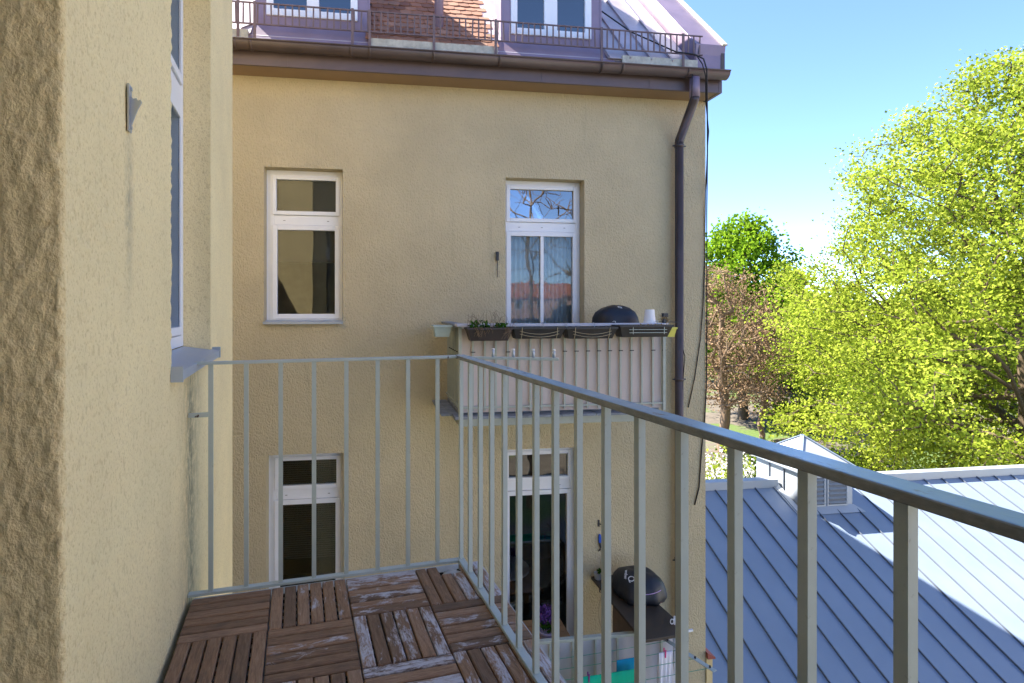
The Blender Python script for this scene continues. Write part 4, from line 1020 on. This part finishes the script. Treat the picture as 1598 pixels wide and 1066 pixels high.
for k in range(4):
    p = aa0.lerp(aa1, .1 + .27 * k); q = Vector((lu0 - .4, p.y - .02, p.z - .05)); LN.append((p, q))
    MB().tube([q.lerp(p, t) - Vector((0, 0, .05 * math.sin(math.pi * t))) for t in np.linspace(0, 1, 12)], .0028, 5).build('cord', 'line_green', rk)
    MB().tube([p + Vector((0, 0, -.01)), p + Vector((0, 0, .02))], .010, 8).build('cord_knob', 'tool_dark', rk)
def lpt(k, u):
    p, q = LN[k]; t = (u - q.x) / (p.x - q.x); v = q.lerp(p, t); v.z -= .05 * math.sin(math.pi * t); return v
def hang(name, label, cat, k, u0_, u1_, L, mat, amp=.012, drop=None):
    n = 24; mrows = 7; m = MB(); V = []; F = []
    for side in (-1, 1):
        for i in range(n + 1):
            u_ = u0_ + (u1_ - u0_) * i / n; p = lpt(k, u_)
            for j in range(mrows + 1):
                t = j / mrows; ln = L if side < 0 else L * .8
                V.append((u_ + .01 * math.sin(j + i * .4) * t, p.y + side * (.006 + .012 * t) + amp * t * math.sin(i * .9 + j * .5), p.z + .004 - ln * t))
    S = (n + 1) * (mrows + 1)
    for s_ in range(2):
        for i in range(n):
            for j in range(mrows): a = s_ * S + i * (mrows + 1) + j; F.append((a, a + mrows + 1, a + mrows + 2, a + 1))
    for i in range(n): a = i * (mrows + 1); F.append((a, a + S, a + S + mrows + 1, a + mrows + 1))
    m.add(V, F); return solo(m, name, mat, label, cat, tuple(lpt(k, (u0_ + u1_) / 2) - Vector((0, 0, L))), FMAT, smooth=True)
def u_on(k, px):                              # where the photo column px crosses the cord
    for s_ in np.linspace(0, 1, 200):
        v = LN[k][1].lerp(LN[k][0], float(s_))
        if v.x >= FU(px, -v.y): return v.x
    return LN[k][0].x
hang('green_towel', 'bright green towel hung over the outer clothes line cord', 'towel', 2, u_on(2, 897), u_on(2, 1000), .5, 'towel_green')
hang('blue_towel', 'turquoise blue towel hung behind the green towel', 'towel', 1, u_on(1, 962), u_on(1, 1006), .45, 'towel_blue')
hang('white_garment', 'white garment pegged on the cord next to the white pole', 'garment', 1, u_on(1, 1027), u_on(1, 1049), .42, 'cloth_white', .02)
def peg(k, px, mat, lab):
    p = lpt(k, u_on(k, px)); t = thing('clothes_peg', lab, 'clothes peg', tuple(p), FMAT)
    for s_ in (-1, 1): MB().bar(p + Vector((0, s_ * .017, .035)), p + Vector((0, s_ * .010, -.045)), .012, .007).build('prong', mat, t)
peg(2, 917, 'peg_purple', 'plum peg at the free edge of the green towel'); peg(2, 996, 'peg_purple', 'plum peg on the green towel next to the blue towel')
peg(1, 993, 'peg_purple', 'dark purple peg clipped on the turquoise blue towel'); peg(1, 1037, 'peg_pink', 'bright pink peg holding the white garment')

# cables on the facade
zc1 = FP(1092, 92, .35)[1]; ucab = UR + .012
m = MB(); P = [FP(1000, 48, .2), FP(1050, 72, .3)]
def FC(px, py, off):
    u_, z_ = FP(px, py, off); return (u_, -off, z_)
m.tube([FC(938, 17, -.02), FC(985, 50, .22), FC(1055, 81, .36), FC(1084, 85, .44), FC(1098, 92, .50), FC(1103, 108, .51), FC(1103.5, 150, .40), FC(1104, 200, .25), FC(1104, 240, .10), FC(1103, 330, .03), FC(1103, 480, .02), FC(1102.5, 600, .015), FC(1100, 650, .015), FC(1095, 700, .012), FC(1091, 760, .012), FC(1084, 788, .012)], .008, 6)
solo(m, 'cable', 'cable', 'black cable running from the roof down the house corner', 'cable', (ucab, -.3, CZ), FMAT, smooth=True)
m = MB(); m.tube([FC(1088, 88, .44), FC(1096, 100, .50), FC(1101, 118, .48), FC(1101.5, 160, .36), FC(1106, 205, .25), FC(1104, 232, .12), FC(1101, 300, .03), FC(1100, 400, .012), FC(1097, 480, .012), FC(1093, 530, .012), FC(1084, 590, .012), FC(1074, 636, .012)], .006, 6)
solo(m, 'cable', 'cable', 'thin black cable that sags across the wall towards the downpipe', 'cable', (ucab, -.2, CZ), FMAT, smooth=True)
m = MB(); m.tube([(UO - .06, GY - .05, GZ - .05), (UO - .07, GY - .055, z1), (UP - .03, -.145, z2 + .1), (UP - .062, -.12, z2 - .1), (UP - .06, -.10, CZ + .9), (UP - .058, -.11, CZ - .2), (UP + .050, -.125, CZ - .6), (UP - .05, -.13, CZ - 1.75), (UP + .03, -.145, CZ - 2.1), (UP - .055, -.10, CZ - 2.9), (UP - .055, -.09, CZ - 4.5)], .006, 6)
solo(m, 'cable', 'cable', 'thin black cable wound around the brown downpipe', 'cable', (UP, -.1, CZ), FMAT, smooth=True)
# plinth step at the corner
uq, zq = FP(1107, 1025); pm = MB().box(UR + .001, uq + .03, -.02, DEPTH, 0, zq); pm.build('plinth', 'plaster_plain', hs)
MB().prism([(UR + .001, zq + .001), (uq + .05, zq + .001), (uq + .05, zq + .02), (UR + .001, zq + .075)], 1, -.05, DEPTH).build('plinth_tile', 'clay_red', hs)

# ------------------------------------------------------------------ metal-roofed house on the right
MP = R(26.4); cm, sm_ = math.cos(MP), math.sin(MP)
RY0, RZ0 = 10.55 - D, CZ - 3.763            # ridge (facade frame)
MU0 = UR + .45; MU1 = 19.5; MLEN = 4.55
mh = thing('metal_roofed_house', 'low house with grey standing seam metal roof and louvred vent turret', 'house', (10, RY0, 0), FMAT)
def mp_(u, d, n=0.0): return (u, RY0 - d * cm - n * sm_, RZ0 - d * sm_ + n * cm)      # d metres down the slope from the ridge
ye = RY0 - MLEN * cm; ze = RZ0 - MLEN * sm_
MB().prism([(ye + .25, 0), (2 * RY0 - ye - .25, 0), (2 * RY0 - ye - .25, ze + .06), (RY0, RZ0 - .12), (ye + .25, ze + .06)], 0, MU0 + .02, MU1 - .2).build('wall', 'house_pale', mh)
mr = MB().prism([(RY0, RZ0 - .012), (ye, ze - .012), (ye, ze - .06), (RY0, RZ0 - .06), (2 * RY0 - ye, ze - .06), (2 * RY0 - ye, ze - .012)], 0, MU0, MU1).build('roof', 'zinc_roof', mh)
# ridge column of the measured seam
def ridge_u(px, py):
    r_ = ray(px, py); nrm = np.array([0, 0, cm]) - sm_ * B; R0 = RY0 + D
    p0 = B * R0 + np.array([0, 0, RZ0 - CZ]); p = r_ * ((p0 @ nrm) / (r_ @ nrm)); return float(p @ U), R0 - float(p @ B)
SP = .452; us0 = ridge_u(1176.8, 761)[0]
pm = MB(); PW = SP - .004
pm.add([(0, -.01, -.008), (PW, -.01, -.008), (PW, -MLEN - .02, -.008), (0, -MLEN - .02, -.008), (0, -.01, 0), (PW, -.01, 0), (PW, -MLEN - .02, 0), (0, -MLEN - .02, 0)],
       [(0, 3, 2, 1), (4, 5, 6, 7), (0, 1, 5, 4), (1, 2, 6, 5), (2, 3, 7, 6), (3, 0, 4, 7)])
pme = pm.mesh('roof_panel', 'zinc_roof')
sme = MB().box(-.006, .006, -MLEN - .02, -.01, -.004, .030).mesh('standing_seam', 'zinc_seam')
k0 = math.ceil((MU0 - us0) / SP); k1 = math.floor((MU1 - us0) / SP)
for k in range(k0, k1):
    p = mp_(us0 + k * SP, 0, 0.002)
    inst('roof_panel', pme, mr, p, (MP + random.uniform(-.0012, .0012), random.uniform(-.003, .003), 0))
    inst('standing_seam', sme, mr, mp_(us0 + k * SP - .002, 0, .003), (MP, 0, 0))
VT0, VT1 = ridge_u(1248, 795)[0], ridge_u(1330, 790)[0]; VY0 = RY0 - ridge_u(1248, 795)[1]; VY1 = 2 * RY0 - VY0
for (x0, x1) in ((MU0, VT0 - .05), (VT1 + .05, MU1)):
    MB().box(x0, x1, RY0 - .10, RY0 + .10, RZ0 - .04, RZ0 + .13).build('ridge_cap', 'zinc_pale', mr, bevel=.006)
# vent turret
zb_ = mp_(0, (RY0 - VY0) / cm)[2]
zev = CZ - 3.33
vt = MB().box(VT0, VT1, VY0, VY1, zb_ - .3, zev).build('vent_turret', 'zinc_pale', mh, bevel=.004)
for k in range(1, 3):
    y = VY0 + (VY1 - VY0) * k / 3; MB().box(VT0 - .022, VT0 - .001, y - .010, y + .010, zb_ + .02, zev - .05).build('seam', 'zinc_seam', vt)
    MB().box(VT1 + .001, VT1 + .022, y - .010, y + .010, zb_ + .02, zev - .05).build('seam', 'zinc_seam', vt)
for k in range(2):
    q0 = VT0 + .13 + k * (VT1 - VT0 - .18) / 2; q1 = q0 + (VT1 - VT0 - .18) / 2 - .10
    lo_z = zb_ + .07; hi = zev - .12
    frame_rect(MB(), 'y', q0 - .03, q1 + .03, lo_z - .03, hi + .03, .03, VY0 - .02, VY0 - .001).build('louvre_frame', 'zinc_pale', vt)
    MB().box(q0, q1, VY0 - .006, VY0 - .001, lo_z, hi).build('louvre_back', 'zinc_seam', vt)
    ns = 6
    for j in range(ns):
        z = lo_z + (hi - lo_z) * (j + .5) / ns; MB().bar((q0, VY0 - .022, z), (q1, VY0 - .022, z), .050, .006, up=(0, -.55, .83)).build('louvre_slat', 'louver', vt)
# hipped turret roof
ov = .07; az_ = CZ - 2.74; cxv, cyv = (VT0 + VT1) / 2, RY0
e = [(VT0 - ov, VY0 - ov, zev), (VT1 + ov, VY0 - ov, zev), (VT1 + ov, VY1 + ov, zev), (VT0 - ov, VY1 + ov, zev)]
m = MB(); m.add(e + [(x, y, zev + .05) for x, y, z in e] + [(cxv, cyv, az_)], [(0, 3, 2, 1), (0, 1, 5, 4), (1, 2, 6, 5), (2, 3, 7, 6), (3, 0, 4, 7), (4, 5, 8), (5, 6, 8), (6, 7, 8), (7, 4, 8)])
vr = m.build('turret_roof', 'zinc_pale', mh)
for i in range(4): MB().bar((e[i][0], e[i][1], zev + .052), (cxv, cyv, az_ + .004), .07, .02).build('hip_cap', 'zinc_roof', vr)
m = MB()
m.add([(VT0 - .16, VY0 - .16, mp_(0, (RY0 - VY0 + .16) / cm)[2] + .022), (VT1 + .16, VY0 - .16, mp_(0, (RY0 - VY0 + .16) / cm)[2] + .022), (VT1 + .02, VY0 - .003, zb_ + .05), (VT0 - .02, VY0 - .003, zb_ + .05)], [(0, 1, 2, 3)])
m.add([(VT0 - .16, VY0 - .16, mp_(0, (RY0 - VY0 + .16) / cm)[2] + .022), (VT0 - .02, VY0 - .003, zb_ + .05), (VT0 - .02, RY0, RZ0 + .06), (VT0 - .16, RY0, RZ0 + .03)], [(0, 1, 2, 3)])
m.build('turret_flashing', 'zinc_pale', vt)

# ------------------------------------------------------------------ trees
def frames(dirs):
    ref = np.where(np.abs(dirs[:, 2:3]) > .9, np.array([[1.0, 0, 0]]), np.array([[0, 0, 1.0]]))
    a = np.cross(dirs, ref); a /= np.linalg.norm(a, axis=1, keepdims=True) + 1e-9; return a, np.cross(dirs, a)
def leaf_mesh(centers, mat, size, rr, fold=.25, jit=.5, flat=0.0):
    n = len(centers); d = rr.normal(size=(n, 3)); d[:, 2] *= (1 - flat); d /= np.linalg.norm(d, axis=1, keepdims=True) + 1e-9
    a, b_ = frames(d); th = rr.random(n)[:, None] * 6.283; t = a * np.cos(th) + b_ * np.sin(th)
    s_ = size * (1 - jit / 2 + jit * rr.random((n, 1)))
    v = np.stack([centers - d * s_ * .5, centers + t * s_ * .38 - d * s_ * .03, centers + d * s_ * .5, centers - t * s_ * .38 - d * s_ * .03], 1)
    v[:, 1] += np.cross(d, t) * s_ * fold; v[:, 3] += np.cross(d, t) * s_ * fold
    return np_mesh('crown', v.reshape(-1, 3), np.arange(4 * n).reshape(n, 4), mat)
def tree(name, label, base, H, tr_h, targets, mat, bark_m, leaves_per, lsize, seed, group=None, r_tip=.011, sig=(.45, .45, .28), lean=(0, 0), fork=.62, maxr=None, bare=False, limbs=()):
    rr = np.random.default_rng(seed); base = np.asarray(base, float)
    P = [np.zeros(3)]; par = [-1]; nt_ = 9
    for i in range(1, nt_ + 1):
        t = i / nt_; P.append(np.array([lean[0] * t + rr.normal() * .10, lean[1] * t + rr.normal() * .10, H * fork * t])); par.append(i - 1)
    for lb_ in limbs:                                   # hand-laid main limbs, each grown from the trunk
        q = [np.asarray(p) - base for p in lb_]; k = min(range(nt_ + 1), key=lambda i_: abs(P[i_][2] - q[0][2]))
        for p in q[1:]: P.append(p); par.append(k); k = len(P) - 1
    targets = np.asarray(targets) - base; order = np.argsort(np.hypot(targets[:, 0], targets[:, 1]) + .35 * np.abs(targets[:, 2] - H * fork * .8)); ends = []
    Pa = np.zeros((len(targets) * 6 + 50, 3)); n = len(P); Pa[:n] = P; minz = tr_h
    pr = list(par); dist0 = np.zeros(len(Pa)); 
    for i in range(1, n): dist0[i] = dist0[pr[i]] + np.linalg.norm(Pa[i] - Pa[pr[i]])
    for ti in order:
        t = targets[ti]; d = Pa[:n] - t; L = np.linalg.norm(d, axis=1); rise = np.maximum(0, Pa[:n, 2] - t[2])
        cost = L + .16 * dist0[:n] + .9 * rise + np.where(Pa[:n, 2] < minz, 50, 0); k = int(np.argmin(cost)); a = Pa[k]; Lk = np.linalg.norm(t - a)
        segs = max(1, min(5, int(Lk / .8))); prev = k
        for j in range(1, segs + 1):
            f = j / segs; p = a + (t - a) * f; p[2] += math.sin(math.pi * f) * .07 * Lk
            if j < segs: p += rr.normal(size=3) * .07 * Lk / segs * 1.5
            Pa[n] = p; pr.append(prev); dist0[n] = dist0[prev] + np.linalg.norm(p - Pa[prev]); prev = n; n += 1
        ends.append(prev)
    Pa = Pa[:n]; pr = np.array(pr); cnt = np.zeros(n); cnt[ends] = 1
    for i in range(n - 1, 0, -1): cnt[pr[i]] += cnt[i]
    rad = r_tip * np.maximum(cnt, 1) ** .46
    if maxr: rad = np.minimum(rad, maxr)
    rad[0] *= 1.25
    i = np.arange(1, n); A = Pa[pr[i]]; Bp = Pa[i]; d = Bp - A; L = np.linalg.norm(d, axis=1, keepdims=True) + 1e-6; d = d / L; a, b_ = frames(d)
    ra = np.where(cnt[pr[i]] > cnt[i] * 3, rad[i] * 1.3, rad[pr[i]])[:, None]; rb = rad[i][:, None]; ns = 6; V = []
    for r_, c in ((ra, A), (rb, Bp + d * rb * .4)):
        for k in range(ns): an = 2 * math.pi * k / ns; V.append(c + (a * math.cos(an) + b_ * math.sin(an)) * r_)
    V = np.stack(V, 1); m0 = len(i); idx = (np.arange(m0) * 2 * ns)[:, None]
    Q = np.concatenate([np.stack([idx[:, 0] + k, idx[:, 0] + (k + 1) % ns, idx[:, 0] + ns + (k + 1) % ns, idx[:, 0] + ns + k], 1) for k in range(ns)])
    root = thing(name, label, 'tree', base, WMAT, group)
    o = bpy.data.objects.new('trunk', np_mesh('trunk', V.reshape(-1, 3), Q, bark_m, True)); C.objects.link(o); o.parent = root
    if bare: return root
    e = Pa[ends]; pe = Pa[pr[ends]]; kk = rr.integers(0, len(e), len(e) * leaves_per)
    f = rr.random((len(kk), 1)) ** .6
    cen = pe[kk] * (1 - f) + e[kk] * f + rr.normal(size=(len(kk), 3)) * np.array(sig)
    o = bpy.data.objects.new('crown', leaf_mesh(cen, mat, lsize, rr)); C.objects.link(o); o.parent = root
    return root
def blob_targets(c, prof, n, rr, lob=.22, shell=.5, ell=1.0):
    """points in a body of revolution; prof = [(z, radius)]"""
    zs = np.array([p[0] for p in prof]); rs = np.array([p[1] for p in prof]); out = []
    ph = rr.random(6) * 6.28
    while len(out) < n:
        z = rr.uniform(zs[0], zs[-1]); r_ = np.interp(z, zs, rs)
        if rr.random() > (r_ / rs.max()) ** 1.3: continue
        a = rr.random() * 6.283
        l_ = 1 + lob * (math.sin(3 * a + ph[0] + z * .9) * .5 + math.sin(5 * a + ph[1] - z * 1.4) * .4 + math.sin(7 * a + ph[2] + z * 2.1) * .3)
        q = r_ * l_ * (rr.random() ** shell); out.append((c[0] + q * math.cos(a), c[1] + q * math.sin(a) * ell, z))
    return np.array(out)
rr = np.random.default_rng(5)
# the great lime-green tree
eb = GP(1604, 22.0)
prof = [(CZ - 7.2, 5.5), (CZ - 6.3, 7.6), (CZ - 5, 8.3), (CZ - 2, 8.9), (CZ, 8.7), (CZ + 1.3, 8.0), (CZ + 3.3, 6.8), (CZ + 5.9, 6.0), (CZ + 7.2, 5.1), (CZ + 8.8, 3.4), (CZ + 10.2, 1.4)]
et = blob_targets(eb, prof, 2500, rr, .19, .42)
def px_of(p):
    p = p - np.array([0, 0, CZ]); zc0 = p[:, 0] * sn + p[:, 1] * cs; xc0 = p[:, 0] * cs - p[:, 1] * sn
    return CX + FPX * xc0 / zc0, HY - FPX * p[:, 2] / zc0, zc0
ex, ey, ez = px_of(et)                       # the crown is open around the great limb
open_ = (ex > 1490) & (ey > 500) & (ey < 690) & (ez < 23) & (rr.random(len(ex)) < .88)
et = et[~open_]
def zz_(y, zc0): return CZ - (y - HY) / FPX * zc0
L1 = [GP(1600, 22, zz_(655, 22)), GP(1588, 21.6, zz_(615, 21.6)), GP(1574, 21.2, zz_(580, 21.2)), GP(1552, 20.8, zz_(553, 20.8)), GP(1520, 20.4, zz_(538, 20.4)), GP(1478, 20, zz_(520, 20)), GP(1430, 19.6, zz_(470, 19.6))]
L2 = [GP(1600, 22, zz_(640, 22)), GP(1570, 22, zz_(600, 22)), GP(1530, 22.4, zz_(575, 22.4)), GP(1480, 22.6, zz_(566, 22.6)), GP(1400, 22.6, zz_(540, 22.6)), GP(1330, 22.4, zz_(500, 22.4))]
L3 = [GP(1600, 22, zz_(690, 22)), GP(1560, 21.6, zz_(690, 21.6)), GP(1510, 21, zz_(670, 21)), GP(1450, 20.6, zz_(640, 20.6)), GP(1380, 20.2, zz_(620, 20.2))]
L4 = [GP(1602, 22, zz_(600, 22)), GP(1594, 22, zz_(520, 22)), GP(1586, 22, zz_(430, 22)), GP(1560, 22, zz_(330, 22)), GP(1540, 22, zz_(250, 22))]
tree('leafy_tree', 'huge spreading tree in bright yellow green spring leaf beyond the metal roof', eb, 18, 3.2, et, 'leaf_lime', 'bark', 72, .135, 21, r_tip=.0125, sig=(.42, .42, .26), fork=.60, maxr=.42, limbs=(L1, L2, L3, L4))
# green maple behind
mb_ = GP(1160, 41)
prof = [(CZ - 5, 4.0), (CZ - 1, 5.0), (CZ + 1.5, 4.7), (CZ + 4, 3.4), (CZ + 5.6, 2.0), (CZ + 7.0, .6)]
tree('leafy_tree', 'rounded fresh green tree rising behind the brown budding tree', mb_, 15.5, 3, blob_targets(mb_, prof, 620, rr, .30, .45), 'leaf_green', 'bark', 44, .27, 22, r_tip=.017, sig=(.42, .42, .3), fork=.7)
# brown budding tree
bb = GP(1127, 31.8)
prof = [(CZ - 5.6, 2.2), (CZ - 3.5, 3.2), (CZ - 1, 3.5), (CZ + .8, 2.9), (CZ + 2.0, 1.7), (CZ + 2.6, .5)]
tree('budding_tree', 'gnarled tree with sparse reddish brown young leaves', bb, 11, 1.8, blob_targets(bb, prof, 300, rr, .25, .5), 'leaf_brown', 'bark_brown', 34, .12, 23, r_tip=.021, sig=(.30, .30, .20), fork=.72, maxr=.27)
b2 = GP(1188, 33.5)
prof = [(CZ - 6.3, 1.5), (CZ - 4, 2.2), (CZ - 2, 2.2), (CZ - .4, 1.3), (CZ + .2, .4)]
tree('budding_tree', 'lower bushy tree with reddish brown buds beside the gnarled tree', b2, 8.5, 1.2, blob_targets(b2, prof, 170, rr, .25, .5), 'leaf_brown', 'bark_brown', 24, .13, 24, r_tip=.016, sig=(.30, .30, .20), fork=.6, maxr=.16)
# background trees
specs = [(1150, 58, 11, 5.5, 'leaf_mid'), (1235, 55, 9.5, 5, 'leaf_green'), (1330, 60, 10.5, 6, 'leaf_mid'), (1450, 56, 11, 6, 'leaf_mid'), (1570, 58, 12, 6.5, 'leaf_green')]
LB = ['mid green tree in the gap behind the brown gnarled tree', 'green tree far back between rounded tree and huge tree', 'far tree glimpsed through the outer leaves of the huge tree above the turret',
      'far tree glimpsed through the middle of the huge tree crown', 'far green tree behind the trunk of the huge tree']
for k, (px, zc0, h, r_, mt) in enumerate(specs):
    p = GP(px, zc0); prof = [(.8, r_ * .75), (h * .35, r_), (h * .6, r_ * .95), (h * .85, r_ * .6), (h, r_ * .12)]
    tree('background_tree', LB[k], p, h * .95, .6, blob_targets(p, prof, 300, rr, .25, .45), mt, 'bark', 30, .42, 40 + k, 'trees far back in the yard', r_tip=.02, sig=(.6, .6, .4), fork=.6)
# shrubs behind the metal roof
def shrub(name, label, base, rad, h, n, size, mat, seed, flowers=0):
    rr_ = np.random.default_rng(seed); root = thing(name, label, 'shrub', base)
    m = MB(); tips = []
    for i in range(60):
        a = rr_.random() * 6.283; q = rad * rr_.random() ** .5; t = Vector((q * math.cos(a), q * math.sin(a), h * (.45 + .55 * rr_.random()) * (1 - .35 * (q / rad) ** 2))); tips.append(np.array(t))
        m.tube([Vector(base) + Vector((t.x * .1, t.y * .1, 0)), Vector(base) + Vector((t.x * .5, t.y * .5, t.z * .6)), Vector(base) + t], [.03, .018, .006], 5)
    m.build('stems', 'bark', root)
    tips = np.array(tips); k = rr_.integers(0, len(tips), n); f = 1 - .55 * rr_.random((n, 1)) ** 1.5
    cen = tips[k] * f + rr_.normal(size=(n, 3)) * np.array([.22, .22, .17]); cen[:, 2] = np.maximum(cen[:, 2], .05)
    o = bpy.data.objects.new('foliage', leaf_mesh(cen, mat, size, rr_)); C.objects.link(o); o.parent = root
    if flowers:
        k = rr_.integers(0, len(tips), flowers); cen = tips[k] * (1.03 - .35 * rr_.random((flowers, 1))) + rr_.normal(size=(flowers, 3)) * np.array([.22, .22, .16])
        o = bpy.data.objects.new('blossoms', leaf_mesh(cen, 'flower_white', .085, rr_)); C.objects.link(o); o.parent = root
shrub('flowering_shrub', 'shrub covered with white blossom behind the metal roof ridge', tuple(GP(1130, 19)), 1.6, 3.75, 2600, .13, 'leaf_lime', 61, 3600)
shrub('green_shrub', 'dark green shrub between the white blossom and the vent turret', tuple(GP(1187, 22)), 1.1, 3.2, 3200, .13, 'leaf_dark', 62)
shrub('green_shrub', 'low green shrub under the huge tree behind the roof ridge', tuple(GP(1340, 24)), 1.8, 2.2, 3000, .15, 'leaf_mid', 63)
shrub('green_shrub', 'broad green shrub at the foot of the rounded tree', tuple(GP(1245, 38)), 2.6, 2.6, 3000, .22, 'leaf_mid', 64)
# fallen log on the bare ground
p = GP(1225, 33); m = MB().tube([(p[0] - 1.6, p[1], .18), (p[0], p[1] + .3, .22), (p[0] + 1.7, p[1] + .5, .2)], [.2, .17, .12], 10)
solo(m, 'fallen_log', 'bark_brown', 'fallen log on bare ground beyond the turret', 'log', (p[0], p[1], 0), smooth=True)

# ------------------------------------------------------------------ yard side behind the viewer (seen mirrored in the panes) and an added bounce-light house
oh = thing('opposite_house', 'pink house across the yard mirrored in the balcony door glass', 'house', (16, -84, 0))
MB().box(8, 30, -94, -84, 0, 10).build('wall', 'house_pink', oh)
MB().prism([(-94.4, 10), (-83.6, 10), (-89, 13)], 0, 7.8, 30.2).build('roof', 'roof_red', oh)
for i in range(5):
    for j in range(3):
        w = MB().box(10 + i * 4, 11.2 + i * 4, -83.99, -83.94, 1.4 + j * 3.2, 3.1 + j * 3.2).build('window', 'white_pvc', oh)
        MB().box(10.1 + i * 4, 11.1 + i * 4, -83.939, -83.93, 1.5 + j * 3.2, 3.0 + j * 3.2).build('pane', 'room_dark', w)
nh = thing('reflector_house', 'unseen pale house added beside the yard to bounce warm sunlight', 'house', (22, -8.5, 0))  # out of view, added to throw warm sunlight onto the near wall
MB().box(18, 26, -18, 1, 0, 11.5).build('wall', 'house_pale', nh)
MB().prism([(17.6, 11.5), (26.4, 11.5), (22, 15)], 1, -18.3, 1.3).build('roof', 'roof_red', nh)
for i in range(5):
    for j in range(3):
        w = MB().box(17.94, 17.99, -16.6 + i * 3.6, -15.4 + i * 3.6, 1.6 + j * 3.3, 3.3 + j * 3.3).build('window', 'white_pvc', nh)
        MB().box(17.93, 17.939, -16.5 + i * 3.6, -15.5 + i * 3.6, 1.7 + j * 3.3, 3.2 + j * 3.3).build('pane', 'room_dark', w)
BL = ['bare leafless tree mirrored in the fanlight of the balcony door'] * 3
for k, (x, y, h) in enumerate(((5.2, -10, 19), (8.2, -12.5, 21), (10.5, -11, 18))):
    p = np.array([x, y, 0.0]); prof = [(3.5, 2.0), (h * .4, 3.2), (h * .7, 2.8), (h, .6)]
    tree('bare_tree', BL[k], p, h, 3, blob_targets(p, prof, 260, rr, .2, .5), 'leaf_mid', 'bark_brown', 1, .1, 80 + k, 'bare trees across the yard', r_tip=.009, fork=.85, maxr=.13, bare=True)

for o in bpy.data.objects:
    if '_o' in o.keys(): del o['_o']
